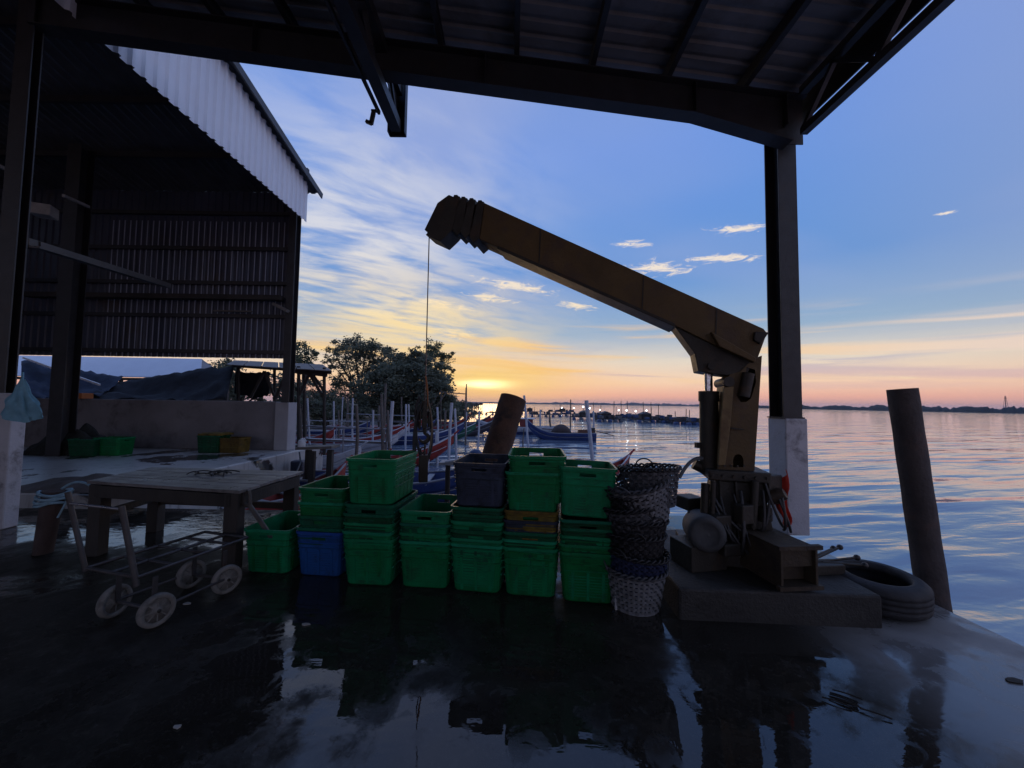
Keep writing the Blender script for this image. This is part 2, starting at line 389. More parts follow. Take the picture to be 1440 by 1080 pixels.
# far wooded shores: long low land with a bumpy tree line
far = M('far_woods_foliage', (.030, .045, .050), .9, 0, .3, .05, 0)
def far_land(name, pts, label, hmul=1.0):
    """pts: (px, distance, crown height)"""
    mb = MB(); P = []
    for (a, b) in zip(pts, pts[1:]):
        for i in range(60):
            f = i/60; P.append((a[0]+(b[0]-a[0])*f, a[1]*(b[1]/a[1])**f, a[2]+(b[2]-a[2])*f))
    rows = [[], [], [], []]
    for i, (px, D, h) in enumerate(P):
        q = ray(px, 567); base = Vector((q.x*D/q.y, D, WATER-.05)); nrm = Vector((q.x, q.y, 0)).normalized()
        hh = h*(.72+.35*mnoise.noise(Vector((i*.35, 1, 0)))+.35*mnoise.noise(Vector((i*.08, 7, 0))))*hmul
        hh = max(hh, h*.3)
        rows[0].append(base); rows[1].append(base+nrm*h*.4+Vector((0, 0, hh*.7))); rows[2].append(base+nrm*h*1.2+Vector((0, 0, hh))); rows[3].append(base+nrm*h*12+Vector((0, 0, hh*.6)))
    m = len(P); mb.add(sum(rows, []), [(r*m+i, r*m+i+1, (r+1)*m+i+1, (r+1)*m+i) for r in range(3) for i in range(m-1)], True)
    return tag(mb.build(name, far), label, kind='structure')
far_land('far_shore', [(640, 3600, 16), (800, 3300, 22), (920, 3100, 26), (1000, 2900, 18), (1100, 2400, 16)], 'distant hazy wooded shore along the horizon')
far_land('wooded_shore', [(1040, 900, 7), (1130, 640, 8), (1270, 460, 8), (1380, 380, 7.5), (1480, 340, 7.5), (1700, 300, 7)], 'nearer dark wooded shore at the right')
# ------------------------------------------------------------------ corrugated sheet: real trapezoid ribs
def corr(o, u, v, nrm, width, hfun, pitch=.2, depth=.03, z0=None):
    """sheet from o along u (width) and v (height hfun(s), base z0(s)); ribs stand out along nrm"""
    o, u, v, nrm = Vector(o), Vector(u).normalized(), Vector(v).normalized(), Vector(nrm).normalized()
    prof = []; s = 0.0
    while s < width-1e-6:
        for f, d in ((0, 0), (.55, 0), (.66, 1), (.89, 1)):
            q = s+f*pitch
            if q <= width: prof.append((q, d*depth))
        s += pitch
    prof.append((width, 0)); mb = MB()
    b = [o+u*q+nrm*d+v*(z0(q) if z0 else 0) for q, d in prof]; t = [o+u*q+nrm*d+v*hfun(q) for q, d in prof]; k = len(prof)
    return mb.add(b+t, [(i, i+1, k+i+1, k+i) for i in range(k-1)])

# ------------------------------------------------------------------ the open shed over the quay
FY = 4.8                                              # the frame stands in this plane
shed = thing('open_shed', 'dark steel open-sided shed with corrugated roof over the quay', 'shed', (QX-.1, FY, 0))
STEEL = steel(); roofm = M('dull_galvanised_sheet', (.20, .20, .205), .55, .0, .25, 1.2, .08, 30, (.10, .085, .075), .4, .8)
plm = M('painted_concrete_plinth', (.50, .49, .51), .75, 0, .12, 2.5, .3, 40, (.20, .19, .19), .3, 3)
def hcol(name, x, y, z0, z1, par, wd=.26, dp=.26):
    m = MB(); m.box((x, y-dp/2, (z0+z1)/2), (wd, .018, z1-z0)); m.box((x, y+dp/2, (z0+z1)/2), (wd, .018, z1-z0)); m.box((x, y, (z0+z1)/2), (.014, dp-.02, z1-z0))
    return m.build(name, STEEL, par, bev=.003)
cr = at_z(1108, 753, 0); CRX = cr.x+.135; CRY = cr.y+.16
zt = zpx(1110, 588, CRY)
m = MB(); m.box((CRX, CRY, zt/2), (.28, .34, zt)); pl = m.build('plinth', plm, shed, bev=.015)
tp = MB(); tp.tube([(CRX-.15, CRY-.06, .64), (CRX-.20, CRY-.06, .64), (CRX-.21, CRY-.06, .60)], .012, 8); tp.bar((CRX-.18, CRY-.09, .675), (CRX-.18, CRY-.03, .675), .012, .012); tp.build('tap', M('brass_tap', (.25, .22, .18), .4, .8), pl)
ctop = zpx(1095, 170, FY)
hcol('column', CRX-.02, CRY, zt, ctop+.4, shed, .24, .26)
bp = MB().box((CRX-.02, CRY, zt+.008), (.27, .32, .016)); bp.build('base_plate', STEEL, shed)
# left column
CLX = at_y(27, 300, FY-.05).x-.11
zl = zpx(25, 553, FY)
m = MB(); m.box((at_y(12, 620, FY-.1).x-.22, FY-.02, zl/2), (.44, .16, zl)); m.build('plinth', plm, shed, bev=.015)
hcol('column', CLX, FY, zl, 7.0, shed, .22, .10)
# rafter: tapered I beam with a haunch at the right column
A = at_y(160, 55, FY); B = at_y(975, 165, FY); sl_ = (B.z-A.z)/(B.x-A.x)
def raf_bot(x): return A.z+(x-A.x)*sl_
RD = .42
x0, x1 = -6.3, CRX+.10
hz = zpx(1090, 203, FY)
web = MB().prism([(x0, FY-.006, raf_bot(x0)), (B.x, FY-.006, raf_bot(B.x)), (CRX-.1, FY-.006, hz), (x1, FY-.006, hz), (x1, FY-.006, raf_bot(x1)+RD), (x0, FY-.006, raf_bot(x0)+RD)], (0, .012, 0))
raft = web.build('rafter', STEEL, shed)
fl = MB(); fl.bar((x0, FY, raf_bot(x0)), (B.x, FY, raf_bot(B.x)), .20, .016); fl.bar((B.x, FY, raf_bot(B.x)), (CRX-.1, FY, hz), .20, .016)
fl.build('bottom_flange', STEEL, raft)
fl = MB().bar((x0, FY, raf_bot(x0)+RD), (x1, FY, raf_bot(x1)+RD), .20, .016); fl.build('top_flange', STEEL, raft)
for xs in (-3.4, -.4, B.x, CRX-.15): MB().box((xs, FY-.05, raf_bot(xs)+RD/2), (.012, .086, RD-.03)).build('stiffener', STEEL, raft)
YB = -9.0                                             # unseen rear end of the roof, run back to cut light from behind
xs = at_y(1040, 135, FY).x; step = .976
for i in range(-1, 9):
    x = xs - i*step + (0 if i >= 0 else -.02)
    if x < x0: break
    z = raf_bot(x)+RD+.085
    p = MB(); p.box((x, (YB+5.25)/2, z), (.012, 5.25-YB, .15)); p.box((x+.03, (YB+5.25)/2, z+.07), (.06, 5.25-YB, .012)); p.box((x+.03, (YB+5.25)/2, z-.07), (.06, 5.25-YB, .012))
    p.build('purlin', STEEL, shed)
ur = Vector((1, 0, sl_)).normalized(); nr = Vector((-sl_, 0, 1)).normalized()
y = YB; xe = CRX+.28; xl = -6.6
while y < 5.3:
    wd = min(.8, 5.35-y)
    L = (xe-xl)/ur.x
    c = corr((xl, y, raf_bot(xl)+RD+.175), (0, 1, 0), ur, nr, wd+.02, lambda q: L, .2, .028)
    c.build('roof_sheet', roofm, shed); y += .8
# second frame behind the camera carries the roof
for xx in (CRX-.02, CLX-.02): hcol('column', xx, YB+.2, 0, raf_bot(xx)+.1, shed)
m = MB().bar((x0, YB+.2, raf_bot(x0)+RD/2), (x1, YB+.2, raf_bot(x1)+RD/2), .2, RD); m.build('rafter', STEEL, shed)
# eave truss along the open side
TX = CRX+.02; tz0 = zpx(1112, 186, FY-.1); tz1 = raf_bot(TX)+RD+.02
def truss(par, x, za, zb, ya, yb, n, diag=.05, ch=.09):
    b = MB(); b.box((x, (ya+yb)/2, za), (ch, yb-ya, ch)); t_ = b.build('truss_chord', STEEL, par)
    b = MB(); b.box((x, (ya+yb)/2, zb), (ch, yb-ya, ch)); b.build('truss_chord', STEEL, par)
    d = (yb-ya)/n
    for i in range(n):
        y0, y1 = ya+i*d, ya+(i+1)*d
        b = MB(); b.bar((x, y0, za+.04), (x, (y0+y1)/2, zb-.04), diag, diag, (1, 0, 0)); b.build('truss_web', STEEL, par)
        b = MB(); b.bar((x, (y0+y1)/2, zb-.04), (x, y1, za+.04), diag, diag, (1, 0, 0)); b.build('truss_web', STEEL, par)
truss(shed, TX, tz0, tz1, YB, FY-.12, 14)
MB().box((CRX+.24, (YB+5.2)/2, raf_bot(CRX+.24)+RD+.02), (.02, 5.2-YB, .34)).build('eave_fascia', STEEL, shed)
# long inner truss running out beyond the rafter
EYD = 5.6; pe = at_y(560, 190, EYD); TIX = pe.x; ti0 = pe.z+.05; ti1 = zpx(560, 136, EYD)
truss(shed, TIX, ti0, ti1, YB, EYD-.1, 17, .06, .15)
MB().prism([(TIX-.006, EYD-.9, ti1), (TIX-.006, EYD-.02, ti0), (TIX-.006, EYD-.02, ti1)], (.012, 0, 0)).build('gusset', STEEL, shed)
b = MB(); pz0, pz1 = ti0-.08, zpx(560, 92, EYD); pc_ = (pz0+pz1)/2; b.box((TIX, EYD, pc_), (.24, .016, pz1-pz0)); b.box((TIX-.12, EYD-.06, pc_), (.014, .12, pz1-pz0)); b.box((TIX+.12, EYD-.06, pc_), (.014, .12, pz1-pz0))
b.build('truss_end_post', STEEL, shed)
b = MB(); q0 = at_y(498, 60, 4.6); q1 = at_y(531, 139, 5.25)
b.bar((TIX-.17, 2.6, ti0-.02), (TIX-.15, EYD-.4, ti0-.02), .035, .05); b.build('conduit', STEEL, shed)
b = MB(); hb_ = Vector((TIX-.21, 5.15, ti0-.05)); b.bar(hb_, hb_+Vector((-.03, 0, -.17)), .05, .04, (0, 1, 0)); b.bar(hb_+Vector((-.02, 0, -.165)), hb_+Vector((-.10, 0, -.13)), .04, .04)
b.box(hb_+Vector((.03, 0, .02)), (.12, .04, .025))
b.build('bracket', STEEL, shed)

# ------------------------------------------------------------------ the neighbouring shed
GX = -5.78; GY = 10.8
nb = thing('corrugated_shed', 'large dark shed with white corrugated gable cladding beside low wall', 'shed', (-13, GY, SLZ))
whm = M('white_corrugated_sheet', (.84, .89, .96), .5, 0, .05, 1.5, .05, 30)
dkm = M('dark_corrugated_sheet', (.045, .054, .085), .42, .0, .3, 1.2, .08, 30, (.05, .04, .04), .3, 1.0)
zb_ = (at_x(430, 310, GX).z + at_x(142, 62, GX).z)/2
e1 = at_x(433, 262, GX); e2 = at_x(312, 82, GX); gs = (e2.z-e1.z)/(e2.y-e1.y)   # rises towards the camera
def gtop(y): return e1.z+(y-e1.y)*gs
yy = e1.y; i = 0
RIDGE = 3.2
while yy > -4.0:
    wd = .8
    h = (lambda q, y0=yy: (gtop(y0-q) if y0-q > RIDGE else gtop(RIDGE)+gs*(RIDGE-(y0-q))) - zb_)
    c = corr((GX, yy, zb_), (0, -1, 0), (0, 0, 1), (1, 0, 0), wd+.01, h, .2+random.uniform(-.004, .004), .05+random.uniform(-.008, .008)); c.build('gable_sheet', whm, nb, solid=.002); yy -= wd; i += 1
# roof planes with overhang
XW = -20.0
edge = M('dark_roof_edge', (.07, .07, .075), .5, 0, .3, 3)
ov = GX+.22
for k in range(20):
    xa = ov-.7*(k+1) if k else ov-.7
    c = corr((xa, e1.y+.35, gtop(e1.y+.35)+.05), (1, 0, 0), (0, -1, -gs), (0, gs, 1), .71, lambda q: (e1.y+.35-RIDGE)/math.cos(math.atan(gs)), .2, .028)
    c.build('roof_sheet', edge, nb)
    c = corr((xa, RIDGE, gtop(RIDGE)+.05), (1, 0, 0), (0, -1, gs), (0, -gs, 1), .71, lambda q: 8/math.cos(math.atan(gs)), .2, .028)
    c.build('roof_sheet', edge, nb)
b = MB(); b.bar((ov, e1.y+.37, gtop(e1.y+.37)), (ov, RIDGE, gtop(RIDGE)), .03, .16); b.build('barge_board', edge, nb)
for y in (9.4, 8.0, 6.6, 5.2, 3.8, 2.4, 1.0):
    b = MB().box(((GX+XW)/2, y, (gtop(y) if y > RIDGE else 2*gtop(RIDGE)-gtop(y))-.08), (GX-XW-.1, .07, .14)); b.build('purlin', STEEL, nb)
b = MB().box(((GX+XW)/2, GY-.25, zpx(300, 241, GY-.2)), (GX-XW-.1, .10, .16)); b.build('eave_beam', STEEL, nb)
# back wall, hung well above the low wall
zw0 = zpx(300, 503, GY); zw1 = gtop(GY)+.07
xr = at_y(412, 400, GY).x
x = xr
while x > XW:
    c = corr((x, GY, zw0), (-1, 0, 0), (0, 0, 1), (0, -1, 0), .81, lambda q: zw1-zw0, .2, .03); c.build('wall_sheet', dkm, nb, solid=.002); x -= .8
streak_me = MB().box((0, 0, 0), (.022, .012, zw1-zw0-.9)).mesh('rib', M('pale_light_streak', (.34, .37, .46), .5, .1, .2, 2))  # added pale strips, their colour standing in for light along the wall ribs
x = xr-.12
while x > -11.5:
    o = bpy.data.objects.new('rib', streak_me); COL.objects.link(o); o.location = (x, GY-.04, (zw0+zw1-.9)/2); attach(o, nb); x -= .163
for py in (303, 352, 400, 446, 496):
    b = MB().box(((xr+XW)/2, GY-.09, zpx(380, py, GY)), (xr-XW, .06, .10)); b.build('girt', STEEL, nb)
pk = M('old_plank', (.13, .115, .10), .7, 0, .3, 3, .3)
b = MB().box(((at_y(60, 420, GY).x+at_y(398, 420, GY).x)/2, GY-.25, zpx(300, 418, GY-.25)), (at_y(398, 420, GY-.25).x-at_y(40, 420, GY-.25).x, .2, .13)); b.build('timber_beam', wood(), nb)
b = MB().bar(at_y(386, 428, GY-.3), at_y(406, 438, GY-.3), .2, .08); b.build('gutter_end', pk, nb)
b = MB().bar(at_y(300, 437, GY-.2), at_y(354, 438, GY-.2), .05, .04); b.build('batten', pk, nb)
# columns
zcap = zpx(410, 566, GY)
hcol('column', at_y(410, 450, GY-.1).x, GY-.12, zcap, gtop(GY)-.1, nb, .2, .24)
c2 = at_z(92, 640, SLZ); hcol('column', at_y(98, 450, 9.2).x, 9.2, SLZ, gtop(9.2)-.1, nb, .34, .3)
hcol('column', -13.5, 9.2, SLZ, gtop(9.2)-.1, nb, .34, .3); hcol('column', -18, 9.2, SLZ, gtop(9.2)-.1, nb, .34, .3)
hcol('column', GX-.15, -3.5, 0, 7.5, nb, .3, .3)
# leaning gutter and lamp battens inside
b = MB(); a_, c_ = at_y(48, 347, 6.5), at_y(236, 404, 9.6)
b.bar(a_, c_, .16, .03); b.bar(a_+Vector((0, .08, .06)), c_+Vector((0, .08, .06)), .02, .12); b.bar(a_+Vector((0, -.08, .06)), c_+Vector((0, -.08, .06)), .02, .12); b.build('gutter', M('pale_metal_gutter', (.085, .085, .085), .5, 0, .2, 3), nb)
lt = M('unlit_white_tube', (.3, .3, .29), .4)
for (p0, p1, d0, d1) in (((89, 275), (125, 291), 8.3, 9), ((-8, 230), (13, 240), 7, 7.3)):
    b = MB().bar(at_y(*p0, d0), at_y(*p1, d1), .05, .06); b.build('lamp_batten', lt, nb)
b = MB(); q = at_y(62, 297, 8.2); b.box(q, (.34, .3, .24), .4); b.build('lamp_box', lt, nb, bev=.02)
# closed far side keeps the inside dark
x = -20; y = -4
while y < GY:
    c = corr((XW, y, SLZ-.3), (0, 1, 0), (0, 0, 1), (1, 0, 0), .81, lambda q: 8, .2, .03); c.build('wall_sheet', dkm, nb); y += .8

# ------------------------------------------------------------------ low wall with its end pier
lw = thing('low_wall', 'low grey concrete wall with end pier along the slab edge', 'wall', (-12, GY, SLZ))
lwm = M('rendered_wall', (.20, .185, .19), .85, 0, .18, 1.2, .3, 40, (.10, .09, .09), .45, 1.4)
xp0 = at_y(386, 600, GY-.15).x; xp1 = at_y(405, 600, GY-.15).x
zt_ = zpx(200, 562, GY)
b = MB(); b.box(((xp0+XW)/2, GY+.02, (SLZ+zt_)/2), (xp0-XW, .16, zt_-SLZ)); b.build('wall_face', lwm, lw, bev=.015)
b = MB(); b.box(((xp0+xp1)/2, GY+.05, (SLZ+zcap)/2), (xp1-xp0, .42, zcap-SLZ)); b.build('pier', M('pale_pier', (.36, .35, .36), .8, 0, .12, 2), lw, bev=.015)
# ------------------------------------------------------------------ concrete block carrying the crane
bl = at_z(955, 872, 0); br = at_z(1243, 884, 0)
bz = at_y(1243, 838, br.y).z
bb = Vector((br.x+.02, 4.35, 0))
blk = MB().prism([(bl.x, bl.y, -.02), (br.x, br.y, -.02), (bb.x, bb.y, -.02), (bl.x+.06, 4.35, -.02)], (0, 0, bz+.02))
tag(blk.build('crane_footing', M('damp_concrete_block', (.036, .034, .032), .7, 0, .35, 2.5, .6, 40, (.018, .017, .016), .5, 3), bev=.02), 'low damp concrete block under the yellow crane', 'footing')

# ------------------------------------------------------------------ crane: everything laid out in the vertical plane of its boom
CP = at_y(1035, 660, 3.55); CP.z = bz
tipd = 4.35; tp_ = at_y(615, 320, tipd)
U = Vector((CP.x-tp_.x, CP.y-tp_.y, 0)).normalized()     # from the tip back to the mast
SD = Vector((U.y, -U.x, 0))                               # towards the camera when negative y
if SD.y > 0: SD = -SD
def cp(px, py, off=0.0):
    """point where the pixel's ray meets the boom plane moved off towards the camera"""
    o = CP + SD*off; d = ray(px, py); n_ = SD
    t_ = (o-EYE).dot(n_)/d.dot(n_); return EYE + d*t_
crane = thing('knuckle_crane', 'old yellow hydraulic crane with telescopic boom raised over the crates', 'crane', (CP.x, CP.y, bz))
ylw = M('worn_yellow_paint', (.10, .060, .017), .6, 0, .25, 3, .25, 40, (.075, .045, .025), .42, 3.5, rvar=.2)
grs = M('greasy_dark_steel', (.032, .028, .022), .55, .1, .4, 5, .3, 50, (.06, .034, .016), .3)
chrome = M('chrome_rod', (.75, .76, .8), .16, 1, .05)
HW = .15
hose = M('black_hose', (.03, .03, .033), .45)
def arc(a, b, sag, n=14, side=Vector((0, 0, 0))):
    a, b = Vector(a), Vector(b); return [a.lerp(b, i/n) + (Vector((0, 0, -sag)) + side)*4*(i/n)*(1-i/n) for i in range(n+1)]
def plate(poly, name, mat, par, hw=HW, off=0.0, bev=.008):
    pts = [cp(*q, off+hw) for q in poly]
    return MB().prism(pts, -SD*2*hw).build(name, mat, par, bev=bev)
boom = plate([(681, 285), (1074, 462), (1079, 468), (1065, 506), (1048, 500), (1013, 489), (962, 464), (946, 456), (674, 336)], 'boom', ylw, crane)
plate([(946, 455), (962, 464), (1013, 489), (1060, 508), (1052, 524), (1024, 528), (1006, 526), (982, 522), (977, 497)], 'boom_gusset', grs, crane, HW*.8)
# flange running along the lower edge of the boom and the flared cheek plate of its root
plate([(700, 345), (950, 455), (948, 459), (698, 349)], 'boom_rail', grs, boom, HW+.012)
plate([(1000, 466), (1012, 487), (1062, 510), (1064, 503)], 'cheek_plate', ylw, boom, .035, HW+.04)
plate([(1062, 466), (1082, 467), (1070, 484), (1060, 478)], 'boom_heel', grs, boom, HW+.03)
# telescopic sections with their collars
for (px, py, px2, py2, hw) in ((676, 283.5, 664.5, 341.5, .165), (664, 280.5, 652.5, 335, .15), (652.5, 278.5, 641.5, 330.5, .135), (642, 276, 634, 324, .125)):
    a_, b_ = (px, py), (px2, py2)
    plate([(a_[0]-5, a_[1]-.5), (a_[0]+4.5, a_[1]-.5), (b_[0]+9, b_[1]-6.5), (b_[0]+1.5, b_[1]), (b_[0]-5, b_[1]-8)], 'collar', grs, boom, hw)
    plate([(a_[0]-4, a_[1]-2.5), (a_[0]+1.5, a_[1]-2.5), (a_[0]+1, a_[1]+1), (a_[0]-4.5, a_[1]+.5)], 'stop_lug', grs, boom, .05)
plate([(690, 292), (634, 277), (628, 322), (680, 338)], 'inner_section', ylw, boom, .115)
head = plate([(631, 273.5), (640, 277.5), (646, 276), (636, 322), (633, 326), (619, 339.5), (598, 330), (602, 326), (596.5, 323), (615, 285)], 'boom_head', grs, boom, .13)
sh_ = cp(609, 328); mt = Matrix.Translation(sh_) @ SD.to_track_quat('Z', 'Y').to_matrix().to_4x4()
MB().lathe([(.0, -.03), (.06, -.03), (.05, -.01), (.05, .01), (.06, .03), (.0, .03)], 20, mt).build('sheave', grs, head)
# mast
from mathutils.geometry import tessellate_polygon
mout = [(1071.5, 500), (1061, 662), (1009, 662), (1018, 545), (1019, 537), (1027, 526), (1040, 523), (1056, 508)]
slot = [(1050, 516), (1062, 520), (1063, 538), (1056, 560), (1050, 565), (1042, 565.5), (1037, 559), (1040, 548), (1047, 537)]
arch = [(1031, 657), (1031, 645), (1034, 640), (1038.5, 638.5), (1043, 640.5), (1045.5, 646), (1045.5, 657)]
mb = MB(); MW = HW*.85
loops = [[cp(*q, MW) for q in lp] for lp in (mout, slot, arch)]         # front plate with two real openings
flat = sum(loops, []); tris = tessellate_polygon(loops); nf = len(flat)
mb.add(flat+[p-SD*.014 for p in flat], [tuple(t_) for t_ in tris]+[tuple(nf+q for q in reversed(t_)) for t_ in tris])
for lp in loops[1:]:
    n_ = len(lp); mb.add(lp+[p-SD*.014 for p in lp], [(k, (k+1) % n_, n_+(k+1) % n_, n_+k) for k in range(n_)])
lp = loops[0]; n_ = len(lp); cen_ = sum(lp, Vector())/n_
mb.add(lp+[p-SD*2*MW for p in lp], [(k, (k+1) % n_, n_+(k+1) % n_, n_+k) for k in range(n_)]+[tuple(range(n_, 2*n_))])
mast = mb.build('mast', ylw, crane)
lk = MB(); a_, b_ = cp(1052, 525, HW*.9), cp(1045, 558, HW*.9); lk.tube([a_+SD*.01, b_+SD*.01], .05, 12); lk.build('link', grs, mast)
b = MB(); b.prism([cp(*q, HW+.03) for q in ((1018, 545), (1032, 543.5), (1027, 600), (1020, 654), (1010, 654), (1014, 590))], -SD*.05); b.build('stiffener_plate', M('faded_yellow_plate', (.20, .135, .055), .6, 0, .25, 4, .2, 40, (.12, .07, .03), .4), mast, bev=.004)
b = MB().bar(cp(1028, 602, HW), cp(1045, 604, HW), .03, .012); b.build('step', grs, mast)
b = MB(); pa = cp(1024, 537, HW); b.tube([pa+SD*.03, pa-SD*(2*HW+.03)], .045, 14); b.build('pivot_pin', grs, crane)
b = MB(); pa = cp(1000, 515, HW*.9); b.tube([pa+SD*.03, pa-SD*(2*HW)], .032, 14); b.build('pivot_pin', grs, crane)
# luffing cylinder
ca, cb_, cc = cp(997, 660), cp(996.5, 551), cp(996, 522)
MB().tube([ca, cb_], .079, 18).build('cylinder_barrel', grs, crane)
d_ = (cb_-ca).normalized(); MB().tube([cb_-d_*.09, cb_+d_*.005], .088, 18).build('gland_nut', grs, crane)
MB().tube([cb_, cc], .036, 16).build('cylinder_rod', chrome, crane)
b = MB(); b.tube([cp(998, 525, HW*.6), cp(996, 500, HW*.6)], .022, 8); b.build('rod_lug', ylw, crane)
b = MB(); b.box(cp(982, 626), (.05, .05, .05)); b.bar(cp(987, 617), cp(987, 632), .03, .03, (0, 1, 0)); b.build('valve', grs, crane)
# slewing collar and column base
fl_ = MB(); z0 = cp(1030, 672).z; z1 = cp(1030, 658).z
rc = Vector((CP.x, CP.y, 0))
fl_.prism([rc+U*a+SD*b+Vector((0, 0, z0)) for a, b in ((-.27, .20), (.22, .20), (.22, -.20), (-.27, -.20))], (0, 0, z1-z0)); fl_.build('turret_plate', grs, crane, bev=.012)
tb = MB(); zz0 = bz+.10
lo = [rc+U*a+SD*b+Vector((0, 0, zz0)) for a, b in ((-.30, .22), (.26, .22), (.26, -.22), (-.30, -.22))]
hi = [rc+U*a+SD*b+Vector((0, 0, z0)) for a, b in ((-.20, .15), (.17, .15), (.17, -.15), (-.20, -.15))]
tb.add(lo+hi, [(3, 2, 1, 0), (4, 5, 6, 7)]+[(i, (i+1) % 4, 4+(i+1) % 4, 4+i) for i in range(4)]); tb.build('column_base', grs, crane, bev=.015)
rb_ = MB()
for a in (-.18, -.06, .06): rb_.prism([rc+U*a+SD*.15+Vector((0, 0, z0)), rc+U*a+SD*.20+Vector((0, 0, z0)), rc+U*a+SD*.27+Vector((0, 0, zz0)), rc+U*a+SD*.2+Vector((0, 0, zz0))], U*.014)
rb_.build('base_rib', grs, crane)
for k in range(6):
    bq = rc+U*(-.24+.085*k)+SD*.203+Vector((0, 0, (z0+z1)/2)); MB().tube([bq, bq+SD*.018], .014, 6).build('bolt', grs, crane)
# dark machinery packed round the column
for (px, py0, py1, of, r_) in ((992, 680, 790, .26, .035), (1003, 676, 795, .29, .022), (1062, 676, 742, .24, .03), (975, 720, 800, .1, .05)):
    MB().tube([cp(px, py0, of), cp(px-3, py1, of)], r_, 10).build('hydraulic_pipe', grs, crane)
for (px, py, of, dm) in ((1012, 735, .30, (.16, .10, .14)), (1046, 722, .27, (.12, .10, .16)), (1030, 770, .30, (.26, .12, .10)), (970, 706, -.1, (.18, .2, .12)), (1072, 722, .18, (.10, .12, .12))):
    MB().box(cp(px, py, of), dm, .25).build('valve_block', grs, crane, bev=.012)
for k in range(7):
    a_ = cp(1000+random.uniform(-8, 60), 690+random.uniform(-8, 20), .22); b_ = cp(990+random.uniform(0, 90), 770+random.uniform(-25, 25), .32)
    MB().tube(arc(a_, b_, random.uniform(.02, .12), side=SD*random.uniform(.02, .1)), random.choice((.009, .012, .015)), 7).build('hose', hose, crane)
for k in range(5):
    q = cp(1010+k*9, 655, HW*.87); MB().tube([q, q+SD*.012], .010, 6).build('bolt', grs, crane)
for (px, pa_, pb_) in ((905, 388, 434), (1008, 435, 480), (760, 322, 370)):
    MB().bar(cp(px, pa_, HW+.003), cp(px-2, pb_, HW+.003), .006, .010).build('weld_band', grs, boom)
# slew gear case and hydraulic blocks at the right of the turret
b = MB(); q = cp(1080, 684, .1); b.box(q, (.14, .16, .22), .2); b.build('valve_block', grs, crane, bev=.01)
b = MB(); q1, q2 = cp(1078, 702, .16), cp(1104, 694, .22); b.tube([q1, q1.lerp(q2, .5), q2], [.05, .065, .045], 12); b.build('slew_motor', grs, crane)
b = MB(); q = cp(974, 655, 0); b.tube([cp(994, 662), cp(976, 652)], [.045, .05], 12); b.build('slew_motor', grs, crane)
MB().tube(arc(cp(988, 645, .05), cp(955, 672, .12), -.06), .017, 8).build('hose', M('grey_hose', (.12, .13, .14), .4), crane)
for (p0, p1, o0, o1, sg) in (((1073, 690), (1070, 748), .2, .25, .06), ((1082, 700), (1066, 745), .22, .22, .07), ((1100, 700), (1102, 745), .25, .22, .05), ((1096, 702), (1112, 748), .25, .2, .03), ((1076, 680), (1104, 742), .2, .2, .08), ((1085, 722), (1060, 720), .2, .15, .05)):
    MB().tube(arc(cp(*p0, o0), cp(*p1, o1), sg, side=SD*.05), .011, 7).build('hose', hose, crane)
# outrigger beam: hollow box running towards the camera's right
ob = at_z(1124, 770, bz+.33)
fd = Vector((.10, -.99, 0)).normalized(); sd_ = Vector((fd.y, -fd.x, 0))
rust = M('rusty_yellow_beam', (.06, .042, .024), .75, 0, .3, 4, .4, 40, (.03, .02, .014), .6, 4)
ow, oh, th = .30, .30, .02
oc = Vector((ob.x, ob.y, bz+.03+oh/2))
b = MB(); L = 1.1
for dz_, hh, wd_ in ((oh/2-th/2, th, ow), (-oh/2+th/2, th, ow)): b.bar(oc+Vector((0, 0, dz_)), oc-fd*L+Vector((0, 0, dz_)), wd_, hh)
for s_ in (-1, 1): b.bar(oc+sd_*s_*(ow/2-th/2), oc-fd*L+sd_*s_*(ow/2-th/2), th, oh-2*th)
b.bar(oc-fd*.10, oc-fd*.12, ow-.05, oh-.05)
b.build('outrigger_beam', rust, crane, bev=.004)
MB().bar(oc-fd*.03+Vector((0, 0, .07)), oc-fd*.045+Vector((0, 0, .07)), ow-2*th, .14).build('end_cover', rust, crane)
for zz in (-oh/2+.01, oh/2): MB().bar(oc-fd*.02+Vector((0, 0, zz)), oc+fd*.02+Vector((0, 0, zz)), ow+.05, .03).build('end_flange', rust, crane)
# saddle under the turret
b = MB(); b.box((CP.x-.04, CP.y+.05, bz+.06), (.85, .55, .12), math.atan2(U.y, U.x)); b.build('mounting_saddle', grs, crane, bev=.01)
# oil tank with round end towards the camera
tk = at_y(993, 750, CP.y-.30); mt = Matrix.Translation(tk) @ Vector((-.30, -.94, .10)).to_track_quat('Z', 'Y').to_matrix().to_4x4()
rr_ = .148
b = MB(); b.lathe([(0, -.40), (rr_*.9, -.38), (rr_, -.33), (rr_, .02), (rr_*.92, .05), (rr_*.62, .075), (rr_*.6, .066), (rr_*.25, .082), (rr_*.2, .075), (0, .09)], 32, mt); b.build('oil_tank', M('dusty_grey_tank', (.06, .062, .066), .75, .0, .35, 6, .25, 40, (.08, .08, .08), .4), crane)
b = MB(); b.box((tk.x, tk.y+.15, (bz+tk.z-rr_)/2+.02), (.34, .3, max(.04, tk.z-rr_-bz+.04)), .2); b.build('tank_cradle', grs, crane, bev=.008)
